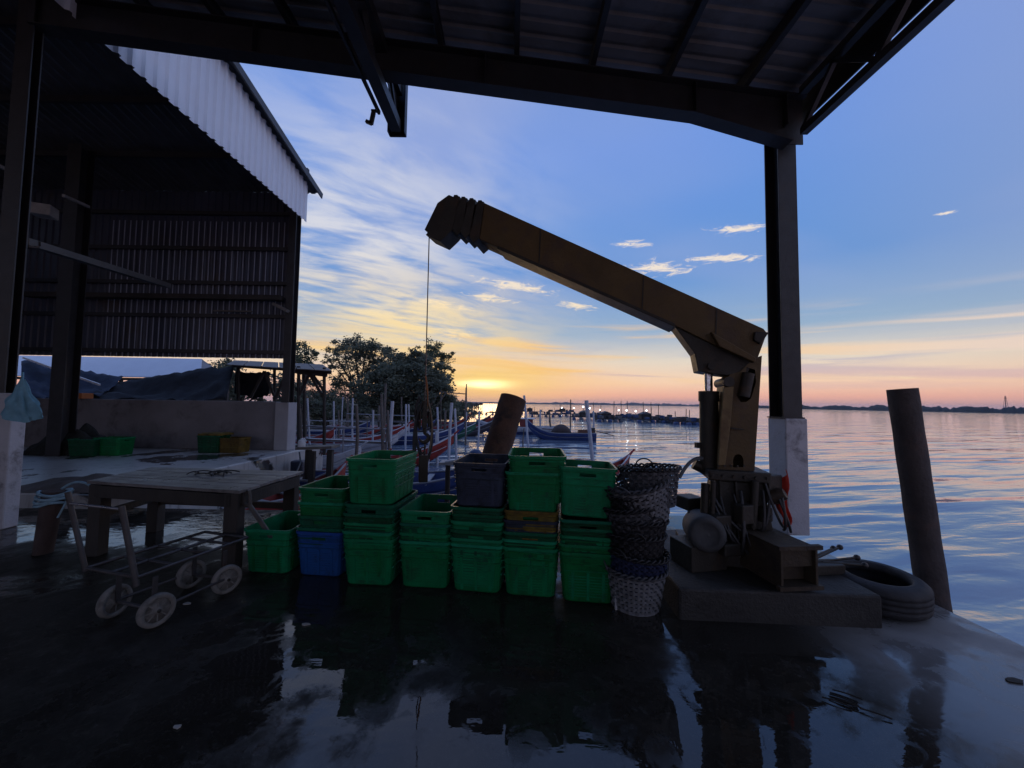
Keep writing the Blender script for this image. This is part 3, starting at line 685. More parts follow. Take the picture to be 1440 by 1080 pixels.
# wire rope, hook block and sling
wire = M('steel_wire', (.16, .12, .12), .5, .6)
w0 = cp(603.5, 334); w1 = Vector((w0.x, w0.y, cp(598, 566).z))
MB().tube([w0, w1], .0065, 6).build('wire_rope', wire, crane)
MB().tube([cp(650, 331, .03), cp(800, 397.5, .03)], .005, 6).build('wire_rope', wire, crane)
hk = MB(); hz0 = w1.z
hk.tube([w1+Vector((0, 0, .02)), w1+Vector((0, 0, -.10))], .03, 10)
hk.box(w1+Vector((0, 0, -.19)), (.05, .10, .20), .3); hk.box(w1+Vector((.045, .02, -.19)), (.015, .11, .18), .3); hk.box(w1+Vector((-.045, -.02, -.19)), (.015, .11, .18), .3)
hk.build('hook_block', grs, crane, bev=.006)
hc = w1+Vector((0, 0, -.42)); pts = [hc+Vector((0, 0, .14))]+[hc+Vector((.048*math.cos(t), .02*math.cos(t), .048*math.sin(t)+.02)) for t in [R(80-i*24) for i in range(12)]]
MB().tube(pts, [.02]*4+[.024]*5+[.018, .014, .010, .006], 8).build('hook', grs, crane)
rp = M('dirty_rope', (.18, .14, .10), .9, 0, .3, 20, .3)
MB().tube(arc(w1+Vector((-.05, 0, -.05)), w1+Vector((-.10, 0, -.62)), 0, side=Vector((-.03, 0, 0))), .022, 7).build('sling', M('dark_sling', (.035, .035, .04), .7), crane)
MB().tube(arc(w1+Vector((.04, 0, .0)), w1+Vector((.06, 0, -.55)), 0, side=Vector((.035, 0, 0))), .012, 7).build('sling', rp, crane)
MB().tube(arc(w1+Vector((0, 0, .30)), w1+Vector((.03, 0, -.04)), 0, side=Vector((.01, 0, 0))), .010, 6).build('rope_tail', M('orange_rope', (.30, .12, .05), .8), crane)
ch_ = M('hook_chain', (.06, .055, .055), .5, .5)
for k in range(5):
    cl_ = w1+Vector((.012*(-1)**k, 0, -.50-.035*k)); pts = [cl_+Vector((.022*math.cos(t)*(k % 2), .022*math.cos(t)*(1-k % 2), .032*math.sin(t))) for t in [2*math.pi*i/10 for i in range(11)]]
    MB().tube(pts, .007, 6, cap=False).build('chain_link', ch_, crane)
for (ox, z0_, z1_, sx_) in ((-.06, .06, -.30, -.05), (-.03, .0, -.62, -.07), (.03, -.1, -.7, .06)):
    MB().tube(arc(w1+Vector((ox, .01, z0_)), w1+Vector((ox*.8, .01, z1_)), 0, side=Vector((sx_, 0, 0))), .017, 7).build('sling', MC['dark_sling'], crane)
b = MB(); wc = w1+Vector((-.0, .0, -.74)); b.box(wc, (.10, .09, .30), .3); b.build('counterweight', M('brown_block', (.075, .05, .04), .7, 0, .3, 8, .3), crane, bev=.01)
# red cloth tied to the motor
b = MB(); c0 = at_y(1103, 690, CP.y-.22)
b.grid(lambda u, v: c0+Vector((-.045+.09*u*(1-.5*abs(v-.35))+.02*math.sin(v*9), .03*math.sin(u*7+v*5), .06-.36*v+.12*(1-v)**3*u)), 8, 14)
rc_ = b.build('red_rag', M('red_cloth', (.55, .05, .03), .8, 0, .2, 8, .1, trans=.35), solid=.004); tag(rc_, 'red rag tied to the hydraulic motor at the right of crane', 'rag')

# ------------------------------------------------------------------ control levers on the block
lv = thing('control_levers', 'crane control levers with round knobs beside the tyre', 'levers', (br.x-.15, br.y+.35, bz))
b = MB(); q = at_z(1178, 812, bz); lq = Vector((q.x, q.y+.10, bz+.05)); b.box(lq+Vector((-.04, 0, -.01)), (.28, .14, .08), .1); b.build('valve_bank', grs, lv, bev=.008)
for i, (px, py) in enumerate(((1172, 771), (1181, 769.5), (1205, 784), (1216, 795))):
    e_ = at_y(px, py, lq.y+.32-.12*i); s_ = lq+Vector((-.22+.06*i, .0, .03))
    MB().tube([s_, e_], .010, 7).build('lever', grs, lv); MB().lathe([(0, -.025), (.018, -.018), (.026, 0), (.018, .018), (0, .025)], 12, Matrix.Translation(e_)).build('knob', hose, lv)

# ------------------------------------------------------------------ tyre lying at the quay edge
ty = thing('tyre', 'worn black tyre lying flat on the quay edge beside the block', 'tyre', (0, 0, 0))
rubber = M('worn_rubber', (.028, .028, .032), .72, 0, .35, 6, .25, 60, (.06, .058, .055), .3)
TR, TWd = .325, .21
prof = [(.205, .02), (.215, -.012), (.25, -.018), (.295, .0), (.318, .022), (.3235, .04), (.3235, .058), (.314, .06), (.314, .068), (.325, .07), (.326, .098), (.315, .1), (.315, .11), (.326, .112), (.325, .14), (.314, .142), (.314, .15), (.3235, .152), (.3235, .17), (.318, .188), (.295, .21), (.262, .226), (.25, .222), (.238, .226), (.215, .222), (.205, .19), (.212, .16), (.27, .14), (.28, .105), (.27, .07), (.212, .05)]
MB().lathe(prof, 96, closed=True, rad=lambda j, r, z: 1 - (.014 if (r > .318 and j % 4 == 0) else 0)).build('carcass', rubber, ty)
f_ = at_z(1264, 876, 0); ty.location = (f_.x+.10, f_.y+TR-.04, .028); ty.rotation_euler = (R(2), R(-1.5), .4)

# ------------------------------------------------------------------ mooring piles
rustp = M('rusty_pipe', (.09, .045, .028), .8, 0, .4, 4, .5, 30, (.035, .024, .02), .5, 5)
def pile(name, top, bot, r, mat, label):
    t_ = thing(name, label, 'pile', (bot.x, bot.y, WATER)); d = (bot-top).normalized()
    end = top + d*((top.z-(WATER-.6))/abs(d.z)); n_ = 26
    mb = MB(); L_ = (end-top).length; pts = [top+d*L_*i/n_ for i in range(n_+1)]
    mb.tube(pts, [r*(1+.018*math.sin(i*1.7)) for i in range(n_+1)], 28, cap=False)
    mb.tube([top, top+d*.6], r*.86, 28, cap=False); mb.tube([top, top+d*.0005], r*.93, 28, cap=False)
    ring = MB()
    q = mb.build('pipe', mat, t_)
    u = d.cross(Vector((0, 1, 0))).normalized(); v_ = d.cross(u)
    vs = [top+(u*math.cos(2*math.pi*j/28)+v_*math.sin(2*math.pi*j/28))*k for k in (r, r*.86) for j in range(28)]
    ring.add(vs, [(j, (j+1) % 28, 28+(j+1) % 28, 28+j) for j in range(28)]); ring.build('rim', mat, t_)
    ring = MB(); ring.add([top+d*.35+(u*math.cos(2*math.pi*j/28)+v_*math.sin(2*math.pi*j/28))*r*.86 for j in range(28)], [tuple(range(28))]); ring.build('fill', conc(), t_)
pile('mooring_pile', at_y(722, 560, 6.0), at_y(692, 655, 5.75), .205, rustp, 'thick rusty pipe pile leaning right, behind the crates')
pile('mooring_pile', at_y(1268.5, 547, 3.5), at_y(1312, 840, 3.42), .106, M('grey_rusted_pipe', (.06, .05, .048), .85, 0, .35, 4, .5, 30, (.11, .06, .045), .35, 2), 'tall slim leaning pipe pile behind the tyre at the quay edge')
# ------------------------------------------------------------------ fish crates
CW, CL, CH = .468, .63, .40
def ring(hx, hy, r, z, hwid=.065):
    P = []
    def cor(cx, cy, a0):
        for i in range(4):
            a = a0+R(30*i); P.append((cx+r*math.cos(a), cy+r*math.sin(a), z))
    # front side (-y) left to right with the hand hole points, then round
    cor(-hx+r, -hy+r, R(180)); P.extend([(-hwid, -hy, z), (hwid, -hy, z)])
    cor(hx-r, -hy+r, R(270)); P.extend([(hx, -hy*.33, z), (hx, hy*.33, z)])
    cor(hx-r, hy-r, 0); P.extend([(hwid, hy, z), (-hwid, hy, z)])
    cor(-hx+r, hy-r, R(90)); P.extend([(-hx, hy*.33, z), (-hx, -hy*.33, z)])
    return P
NR = 24; HOLES = (4, 16)                              # segment index of the two hand holes
def crate_proto(mat, H=CH, Wd=CW, L=CL, tp=.026, rimm=None):
    root = thing('fish_crate', 'crate', 'crate')
    t = .004
    def hx(z, o=0): return Wd/2-.012-tp*(1-z/H)+o
    def hy(z, o=0): return L/2-.012-tp*(1-z/H)+o
    zs = [0, .012, H*.70, H*.81, H*.90, H]; mb = MB()
    outer = [ring(hx(z)-(.008 if z == 0 else 0), hy(z)-(.008 if z == 0 else 0), .045, z) for z in zs]
    inner = [ring(hx(z)-t, hy(z)-t, .041, max(z, .008)) for z in zs]
    vs = sum(outer, [])+sum(inner, []); no = len(zs)*NR
    fs = []
    for k in range(len(zs)-1):
        for j in range(NR):
            a, b, c, d = k*NR+j, k*NR+(j+1) % NR, (k+1)*NR+(j+1) % NR, (k+1)*NR+j
            if k == 3 and j in HOLES:
                fs += [(a, b, no+b, no+a), (d, no+d, no+c, c), (a, no+a, no+d, d), (b, c, no+c, no+b)]; continue
            fs += [(a, b, c, d), (no+a, no+d, no+c, no+b)]
    k = len(zs)-1
    fs += [(k*NR+j, k*NR+(j+1) % NR, no+k*NR+(j+1) % NR, no+k*NR+j) for j in range(NR)]
    fs += [tuple(reversed(range(NR))), tuple(no+j for j in range(NR))]
    mb.add(vs, fs); mb.build('tub', mat, root)
    def band(z0, z1, o):                               # a proud band round the crate
        m_ = MB(); A_ = ring(hx(z0)-.001, hy(z0)-.001, .045, z0); B_ = ring(hx(z0)+o, hy(z0)+o, .05, z0); C_ = ring(hx(z1)+o, hy(z1)+o, .05, z1); D_ = ring(hx(z1)-.001, hy(z1)-.001, .045, z1)
        vs = A_+B_+C_+D_
        m_.add(vs, [(q*NR+j, q*NR+(j+1) % NR, (q+1)*NR+(j+1) % NR, (q+1)*NR+j) for q in range(3) for j in range(NR)]); return m_
    band(H-.022, H+.002, .013).build('rim', rimm or mat, root)
    for zr in (H*.83, H*.68, H*.53, H*.38):           # long ribs down the sides
        for s in (-1, 1): MB().box((s*(hx(zr)+.005), 0, zr), (.012, 2*hy(zr)-.06, .009)).build('side_rib', rimm or mat, root)
    for (za, zb2) in ((H*.905-.008, H*.905), (H*.77-.009, H*.77), (H*.64-.008, H*.64)):
        if za > H*.85 or za < H*.8: band(za, zb2, .007).build('rib', mat, root)
    rb = MB()                                          # fine slats and uprights on the lower body
    for f in (-.62, 0, .62):
        for s in (-1, 1):
            rb.bar((f*hx(0), s*(hy(.02)+.002), .02), (f*hx(0), s*(hy(H*.6)+.002), H*.6), .022, .006, (0, s, 0))
    for f in (-.7, -.35, 0, .35, .7):
        for s in (-1, 1):
            rb.bar((s*(hx(.02)+.002), f*hy(0), .02), (s*(hx(H*.6)+.002), f*hy(0), H*.6), .022, .006, (s, 0, 0))
    for i in range(8):
        z = .05+i*(H*.6-.06)/8
        for s in (-1, 1):
            rb.box((0, s*(hy(z)+.001), z), (2*hx(z)-.1, .005, .007)); rb.box((s*(hx(z)+.001), 0, z), (.005, 2*hy(z)-.1, .007))
    rb.build('slats', mat, root)
    return root
def plastic(name, col, dirt=.35, rough=.45, **k):
    return M(name, col, rough, 0, .28, 5, .22, 55, tuple(c*.42+.010 for c in col), dirt+.12, 9, rnd=.22, rvar=.2, scuff=.5, spec=.22, **k)
GRN = plastic('green_plastic', (.002, .17, .055), .3); DKG = plastic('dark_green_plastic', (.002, .085, .035), .5)
BLU = plastic('blue_plastic', (.015, .085, .28), .3); GRY = plastic('grey_blue_plastic', (.05, .066, .10), .45, trans=.3); YEL = plastic('yellow_plastic', (.16, .105, .02), .55)
RG = plastic('green_rim_highlight', (.012, .21, .09), .1, .24); RD_ = plastic('dark_green_rim_highlight', (.010, .12, .06), .2, .26)  # rims and side ribs tinted paler to imitate sky gleaming on their edges
PR = {'green': crate_proto(GRN, rimm=RG), 'dark green': crate_proto(DKG, rimm=RD_), 'blue': crate_proto(BLU), 'grey blue': crate_proto(GRY, .37, .468, .63), 'yellow': crate_proto(YEL)}
PH = {'green': CH, 'dark green': CH, 'blue': CH, 'grey blue': .37, 'yellow': CH}
used = {}
# stack: front-bottom-centre pixel, turn, crates as (colour, pixel row of the front rim), phrase
ST = [((374, 807), -4, [('green', None)], 'standing alone at left end of the row, holding a shovel'),
      ((448, 811), -5, [('blue', None), ('dark green', 742), ('dark green', 725), ('green', 706), ('green', 686)], 'in the stack with the blue base crate'),
      ((515, 824), -6, [('green', None), ('green', 747), ('green', 735), ('dark green', 722), ('dark green', 709), ('green', 645)], 'in the tall stack second from left'),
      ((595, 828), -6, [('green', None), ('green', 750), ('dark green', 736), ('green', 718)], 'in the low open stack mid-row'),
      ((670, 834), -7, [('green', None), ('green', 757), ('dark green', 745), ('green', 733), ('dark green', 723), ('dark green', 713), ('grey blue', 651)], 'in the stack before the rusty pile'),
      ((745, 840), -8, [('green', None), ('green', 770), ('green', 759), ('dark green', 748), ('grey blue', 732), ('yellow', 718), ('green', 664), ('green', 641)], 'in the tallest stack'),
      ((826, 849), -8, [('green', None), ('green', 766), ('green', 754), ('dark green', 743), ('dark green', 731), ('green', 660)], 'in the stack next to the woven baskets')]
def place_n(n, k):
    if n == 1: return ''
    return 'bottom' if k == 0 else 'topmost' if k == n-1 else f'{ORD[k]} up'
TOPS = []
for si, ((px, py), rz, cs, ph) in enumerate(ST):
    f = at_z(px, py, 0); a = R(rz); dv = Vector((-math.sin(a), math.cos(a), 0)); dvx = Vector((math.cos(a), math.sin(a), 0))
    n = len(cs)
    for k, (c, row) in enumerate(cs):
        z = 0.004 if row is None else zpx(px, row, f.y)-PH[c]
        ja = R(random.uniform(-1.6, 1.6)); off = dv*(CL/2-.03+random.uniform(-.006, .006))+dvx*random.uniform(-.008, .008) if k else dv*(CL/2-.03)
        lab = f'{c} plastic fish crate, {place_n(n, k)} {ph}' if n > 1 else f'{c} plastic fish crate {ph}'
        rx, sc = 0, 1.0
        if si == 5 and k == 7: ja = R(5); off = off+dvx*.03; sc = (1.06, 1.0, 1.0)
        if si == 6 and k == 5: rx = R(-2.5); sc = (1.03, 1, 1)
        o = place(PR[c], used, f+off+Vector((0, 0, z)), (rx, R(1.4) if (si == 6 and k == 5) else 0, a+ja), lab, 'plastic fish crates stacked along the quay', sc)
        if si == 5 and k == 7: TOPS.append(o)
# paper notes on the inside of the topmost crate
pm = M('white_sticker', (.55, .6, .55), .6)
t5 = TOPS[0]
for xx, ww in ((-.03, .11), (.12, .08)):
    st_ = MB().box((xx, CL/2-.035, CH*.45), (ww, .002, .07)).build('sticker', pm); st_.parent = t5
# shovel standing in the lone crate
shv = thing('shovel', 'dark D-handled shovel leaning in the lone green crate', 'shovel', at_z(378, 800, 0.02))
dp = at_z(374, 807, 0).y+.10
g0, g1 = at_y(352, 712, dp), at_y(379, 752, dp-.05); ax = (g1-g0).normalized(); sdv = Vector((ax.z, 0, -ax.x)).normalized()*-1
end = g0+ax*.58
wd_ = M('grey_shovel', (.10, .09, .08), .6, .2, .3, 6, .3)
MB().tube([g0, g0+ax*.40], .021, 10).build('shaft', wd_, shv)
MB().tube([g0, g0-ax*.09+sdv*.055, g0-ax*.13+sdv*.07], .016, 8).build('grip_arm', wd_, shv)
MB().tube([g0, g0-ax*.09-sdv*.055, g0-ax*.13-sdv*.07], .016, 8).build('grip_arm', wd_, shv)
MB().tube([g0-ax*.13+sdv*.075, g0-ax*.13-sdv*.075], .018, 10).build('grip', wd_, shv)
bl_ = MB(); bl_.grid(lambda u, v: g0+ax*(.38+.17*v)+sdv*((u-.5)*.17)+Vector((0, .03*(1-(2*u-1)**2), 0)), 8, 5); bl_.build('blade', wd_, shv, solid=.004)

# ------------------------------------------------------------------ woven baskets
def basket_proto(mat, rimm):
    root = thing('woven_basket', 'basket', 'basket')
    H, r0, r1 = .265, .172, .218; NS = 36
    def rad(z): return r0+(r1-r0)*z/H
    b = MB()
    for j in range(NS):
        q = 2*math.pi*j/NS; e = Vector((math.cos(q), math.sin(q), 0)); tg = Vector((-e.y, e.x, 0))
        pts = [(e*(rad(z)+(.0045 if i % 2 else -.0045)*(1 if j % 2 else -1)), z) for i, z in enumerate([H*k/9 for k in range(10)])]
        vs = [];
        for p, z in pts: vs += [p+tg*.0085+Vector((0, 0, z)), p-tg*.0085+Vector((0, 0, z))]
        b.add(vs, [(2*i, 2*i+1, 2*i+3, 2*i+2) for i in range(9)])
    b.build('stake', mat, root)
    b = MB()
    for i in range(9):
        z0 = H*(i+.14)/9; z1 = H*(i+.86)/9; vs = []
        for j in range(NS*2):
            q = 2*math.pi*j/(NS*2); s = 0 if j % 2 else (-.006 if ((j//2)+i) % 2 else .006)
            for z in (z0, z1): r = rad(z)+s; vs.append((r*math.cos(q), r*math.sin(q), z))
        n2 = NS*2; b.add(vs, [(2*j, 2*((j+1) % n2), 2*((j+1) % n2)+1, 2*j+1) for j in range(n2)])
    b.build('weave', mat, root)
    MB().lathe([(0, .004), (r0, .004), (r0, -.002), (0, -.002)], 36).build('base', mat, root)
    b = MB()                                          # braided rim
    for k in (0, 1):
        pts = []
        for j in range(121):
            q = 2*math.pi*j/120; w_ = 2*math.pi*j/120*30/2+k*math.pi
            r = r1+.004+.010*math.cos(w_); pts.append((r*math.cos(q), r*math.sin(q), H+.012+.012*math.sin(w_)))
        b.tube(pts, .0085, 6, cap=False)
    b.build('rim_braid', rimm, root)
    for s in (-1, 1):
        MB().tube([(s*(r1+.004+.02*math.sin(math.pi*i/10)), (.07*math.cos(math.pi*i/10)), H+.005+.06*math.sin(math.pi*i/10)) for i in range(11)], .006, 6).build('handle', rimm, root)
    return root
WHB = M('greyish_white_strap', (.18, .185, .20), .55, 0, .3, 6, .1, 40, (.2, .19, .19), .35); BKB = M('black_strap', (.013, .013, .016), .5, 0, .3, 8, .1); NVB = M('navy_strap', (.02, .028, .075), .5, 0, .3, 8, .1); GYB = M('mid_grey_strap', (.065, .067, .076), .55, 0, .3, 6, .1)
BP = {'white': basket_proto(WHB, GYB), 'navy': basket_proto(NVB, BKB), 'black': basket_proto(BKB, BKB), 'grey': basket_proto(GYB, BKB)}
bf = at_z(904, 868, 0); bc = Vector((bf.x, bf.y+.185, 0))
bs_ = [('white', .004, 0, 0, 0, 0, 'greyish white woven basket at the bottom of the basket stack'), ('navy', .135, 0, 0, 3, 2, 'navy blue woven basket just above the white bottom basket'),
       ('black', .26, .005, 0, -2, 5, 'black woven basket, third from bottom of the basket stack'), ('black', .385, .01, 0, 2, 3, 'black woven basket in the middle of the basket stack'),
       ('grey', .50, .03, 0, -3, 9, 'mid grey woven basket with loop handle, fifth from bottom in the basket stack'), ('black', .60, .055, 0, 2, 8, 'black woven basket just under the two pale top baskets'),
       ('white', .70, .085, 0, 5, 15, 'tilted greyish white woven basket, second from top of the stack'), ('grey', .79, .14, .02, 3, -4, 'grey woven basket with open braided rim on top of the stack')]
bu = {}
for i, (c, z, ox, oy, ra, rb2, lab) in enumerate(bs_):
    place(BP[c], bu, bc+Vector((ox, oy, z)), (R(ra), R(rb2), R(37*i)), lab, 'woven baskets piled by the crane', 1.07)
# ------------------------------------------------------------------ wooden work table
TZ = .75
tf = [at_z(122, 676, TZ), at_z(336, 690, TZ), at_z(427, 663, TZ), at_z(214, 657, TZ)]
tab = thing('work_table', 'large weathered wooden work table behind the trolley', 'table', ((tf[0].x+tf[1].x)/2, tf[0].y, 0))
wtop = M('wet_table_plank', (.20, .19, .185), .34, 0, .3, 2.5, .25, 40, (.06, .05, .045), .5, 2, rvar=.25); WD = wood()
NPL = 7
for i in range(NPL):
    a, b2 = i/NPL+.002, (i+1)/NPL-.002
    P = [tf[0].lerp(tf[3], a), tf[1].lerp(tf[2], a), tf[1].lerp(tf[2], b2), tf[0].lerp(tf[3], b2)]
    dz_ = random.uniform(-.003, .003)
    MB().prism([Vector((p.x, p.y, TZ-.03+dz_)) for p in P], (0, 0, .03)).build('top_plank', wtop, tab, bev=.003)
def lt_(u, v): return tf[0].lerp(tf[1], u).lerp(tf[3].lerp(tf[2], u), v)
for (u, v) in ((.07, .06), (.95, .06), (.95, .93), (.07, .93)):
    p = lt_(u, v); MB().box((p.x, p.y, (TZ-.035)/2), (.13, .11, TZ-.035)).build('leg', WD, tab, bev=.006)
for (u0, v0, u1, v1, z, hh) in ((.07, .02, .95, .02, TZ-.10, .12), (.07, .97, .95, .97, TZ-.10, .12), (.02, .06, .02, .93, TZ-.1, .12), (.985, .06, .985, .93, TZ-.1, .12), (.07, .93, .95, .93, .36, .07), (.07, .06, .07, .93, .40, .07)):
    a, b2 = lt_(u0, v0), lt_(u1, v1); MB().bar((a.x, a.y, z), (b2.x, b2.y, z), .045, hh).build('rail', WD, tab, bev=.004)
# dark twigs of net and wet things on the table
nt = M('black_net_cord', (.02, .02, .02), .7)
b = MB(); c0 = lt_(.5, .62)
for i in range(9):
    a_ = random.uniform(0, 6.28); p0 = Vector((c0.x+random.uniform(-.25, .25), c0.y+random.uniform(-.1, .1), TZ+.012)); b.tube(arc(p0, p0+Vector((math.cos(a_)*.25, math.sin(a_)*.12, 0)), -.02, 8), .007, 5)
tag(b.build('net_scrap', nt), 'scrap of dark net cord lying on the wooden table', 'net')

# ------------------------------------------------------------------ steel trolley
DZ = .35
d0, d1, d2, d3 = at_z(121, 799, DZ), at_z(193, 812, DZ), at_z(348, 756, DZ), at_z(288, 748, DZ)
tr = thing('platform_trolley', 'rusty tubular steel trolley with four pale wheels and push handle', 'trolley', ((d0+d2)/2)*1)
tr.location.z = 0; WM[tr.name] = Matrix.Translation(tr.location)
rs_ = M('dull_tube_steel', (.085, .08, .082), .5, .35, .35, 5, .25, 40, (.07, .045, .035), .4)
for a, b2 in ((d0, d1), (d1, d2), (d2, d3), (d3, d0)): MB().tube([a, b2], .012, 10).build('frame_tube', rs_, tr)
MB().tube([d0.lerp(d1, .5), d3.lerp(d2, .5)], .0125, 8).build('frame_tube', rs_, tr)
for f in (.27, .55, .80): MB().tube([d0.lerp(d3, f), d1.lerp(d2, f)], .0125, 8).build('cross_tube', rs_, tr)
h0, h1 = at_y(95, 692, d0.y-.06), at_y(171, 712, d1.y-.03)
hb0, hb1 = at_y(100, 708, d0.y-.055), at_y(170, 716, d1.y-.03)
MB().tube([d0+Vector((0, 0, -.02)), h0], .0165, 10).build('handle_post', rs_, tr); MB().tube([d1+Vector((0, 0, -.06)), h1], .019, 10).build('handle_post', rs_, tr)
MB().tube([hb0, hb1], .011, 8).build('handle_bar', M('polished_bar', (.35, .34, .36), .3, .8), tr)
WR = .112
wheelm = M('dusty_pale_rubber', (.22, .21, .195), .85, 0, .25, 9, .35, 60, (.10, .095, .085), .5, 12)
ws = [at_z(219, 881, 0), at_z(318, 834, 0), at_z(160, 867, 0), at_z(268, 826, 0)]
axd = ((d2+d3)/2-(d0+d1)/2); axd.z = 0; axd.normalize(); lat = Vector((axd.y, -axd.x, 0))
for i, p in enumerate(ws):
    c = Vector((p.x, p.y, WR)); tilt = R((-6, -12, 10, -4)[i])
    l2 = (Matrix.Rotation(tilt, 3, 'Z') @ lat); mt = Matrix.Translation(c) @ l2.to_track_quat('Z', 'Y').to_matrix().to_4x4()
    ty_ = MB().lathe([(.080, -.022), (WR-.006, -.022), (WR, -.012), (WR, .012), (WR-.006, .022), (.080, .022)], 32, mt, closed=True).build('wheel', wheelm, tr)
    hb = MB().lathe([(.0, -.024), (.024, -.024), (.026, -.012), (.082, -.008), (.082, .008), (.026, .012), (.024, .026), (0, .026)], 28, mt); hb.build('disc', wheelm, ty_)
    MB().lathe([(.0, -.03), (.012, -.03), (.012, .034), (0, .034)], 12, mt).build('axle_nut', grs, ty_)
    rbm = MB()
    for k in range(8):
        q = 2*math.pi*k/8; rbm.add([mt @ Vector(v_) for v_ in ((.026*math.cos(q-.15), .026*math.sin(q-.15), .0135), (.026*math.cos(q+.15), .026*math.sin(q+.15), .0135), (.08*math.cos(q+.05), .08*math.sin(q+.05), .012), (.08*math.cos(q-.05), .08*math.sin(q-.05), .012))], [(0, 1, 2, 3)])
    rbm.build('spoke', wheelm, ty_)
    up = Vector((c.x, c.y, 0))-lat*.03*(1 if i in (0, 1) else -1)
    MB().bar(up+Vector((0, 0, WR)), Vector((up.x, up.y, DZ-.01)), .03, .012, lat).build('fork', rs_, tr)
MB().tube([Vector((ws[0].x, ws[0].y, WR)), Vector((ws[1].x, ws[1].y, WR+.01))], .011, 8).build('stay_tube', rs_, tr)
MB().tube([Vector((ws[2].x, ws[2].y, WR)), Vector((ws[3].x, ws[3].y, WR+.01))], .011, 8).build('stay_tube', rs_, tr)
MB().tube([Vector((ws[0].x, ws[0].y, WR)), Vector((ws[2].x, ws[2].y, WR))], .012, 8).build('axle', rs_, tr)
MB().tube([Vector((ws[1].x, ws[1].y, WR)), Vector((ws[3].x, ws[3].y, WR))], .012, 8).build('axle', rs_, tr)

# ------------------------------------------------------------------ mooring post with rope, bag on the column, heaps
po = thing('mooring_post', 'short dark post wound with pale blue rope beside the trolley handle', 'post', (0, 0, 0))
pb = at_z(60, 778, 0); pt = at_y(76, 690, pb.y)
MB().tube([pb, pb.lerp(pt, .5), pt], [.075, .08, .085], 14).build('stump', M('reddish_stump', (.06, .04, .036), .8, 0, .4, 5, .4), po)
rpb = M('pale_blue_rope', (.22, .36, .44), .8, 0, .3, 20, .3)
b = MB()
for k in range(4):
    pts = []
    for j in range(33):
        q = 2*math.pi*j/32; r = .10+.012*math.sin(3*q+k); pts.append((pt.x+r*math.cos(q)*1.25, pt.y+r*math.sin(q), pt.z-.02-.035*k+.02*math.sin(2*q+k)))
    b.tube(pts, .014, 7, cap=False)
b.tube(arc(pt+Vector((.08, 0, .02)), pt+Vector((.34, .05, .03)), -.06), .012, 7); b.tube(arc(pt+Vector((.2, .0, .02)), pt+Vector((.15, -.08, -.25)), .0), .009, 7)
b.build('rope', rpb, po)
hp = M('grey_tarp', (.10, .09, .085), .8, 0, .35, 4, .4)
hc_ = at_z(85, 694, SLZ)
b = MB(); b.grid(lambda u, v: Vector((hc_.x-1.1+2.6*u, hc_.y+.02+.75*v, SLZ+.01+max(0, (.16*math.sin(math.pi*u)*math.sin(math.pi*v)**.7*(1+.7*mnoise.noise(Vector((u*7, v*5, 0)))))))), 40, 16)
tag(b.build('tarp_heap', hp), 'crumpled grey tarp heaped along the slab edge behind the post', 'tarp')
# pale blue bag hanging from the column
bgx = at_y(32, 560, FY-.32)
b = MB()
def bag(u, v):
    q = 2*math.pi*u; wv_ = .025+.165*(v**1.15)*(1.12-.12*v)*(1-.15*max(0, v-.85)*6); f = 1+.30*math.sin(4*q+3*v)*v+.16*math.sin(7*q-4*v)+.30*mnoise.noise(Vector((math.cos(q)*2.2, math.sin(q)*2.2, v*4)))+.12*math.sin(13*q+6*v)*v
    return Vector((bgx.x-.02+wv_*f*math.cos(q)+.07*v*(1 if math.cos(q) > 0 else 0), bgx.y+wv_*.45*f*math.sin(q), bgx.z+.22-.44*v-.03*v*math.cos(q)+.05*v*v*math.sin(2*q+1)))
b.grid(bag, 40, 22); b.tube([(bgx.x-.02, bgx.y, bgx.z+.21), (bgx.x-.05, bgx.y+.02, bgx.z+.30)], .012, 6)
tag(b.build('cloth_bag', M('pale_blue_bag', (.20, .43, .54), .6, 0, .25, 8, .6, 14, trans=.2)), 'pale blue plastic bag tied to the left column', 'bag')
# boxes along the low wall
def wallbox(px, py, c, lab, w_=1.0, h_=1.0, rz=0):
    q = at_z(px, py, SLZ); place(PR[c], used, (q.x, q.y+.30, SLZ+.003), R(90+rz), lab, 'crates along the low wall', (1.0, w_, h_))
wallbox(287, 638, 'dark green', 'dark green crate at the foot of the low wall under a yellowish lid', .95, 1.1)
wallbox(318, 638, 'yellow', 'yellow crate with green rim at the foot of the low wall', .95, .95)
wallbox(142, 642, 'green', 'green crate by the low wall right of the net heap', 1.0, 1.05)
wallbox(105, 643, 'dark green', 'dark green crate by the low wall half under the net heap', 1.0, 1.0)
q = at_z(287, 638, SLZ); lid = MB(); lid.box((q.x+.05, q.y+.30, SLZ+.475), (.62, .44, .05)); lid.box((q.x+.05, q.y+.30, SLZ+.505), (.5, .34, .02)); tag(lid.build('crate_lid', YEL, bev=.008), 'yellowish lid lying on the dark green crate by the wall', 'lid')
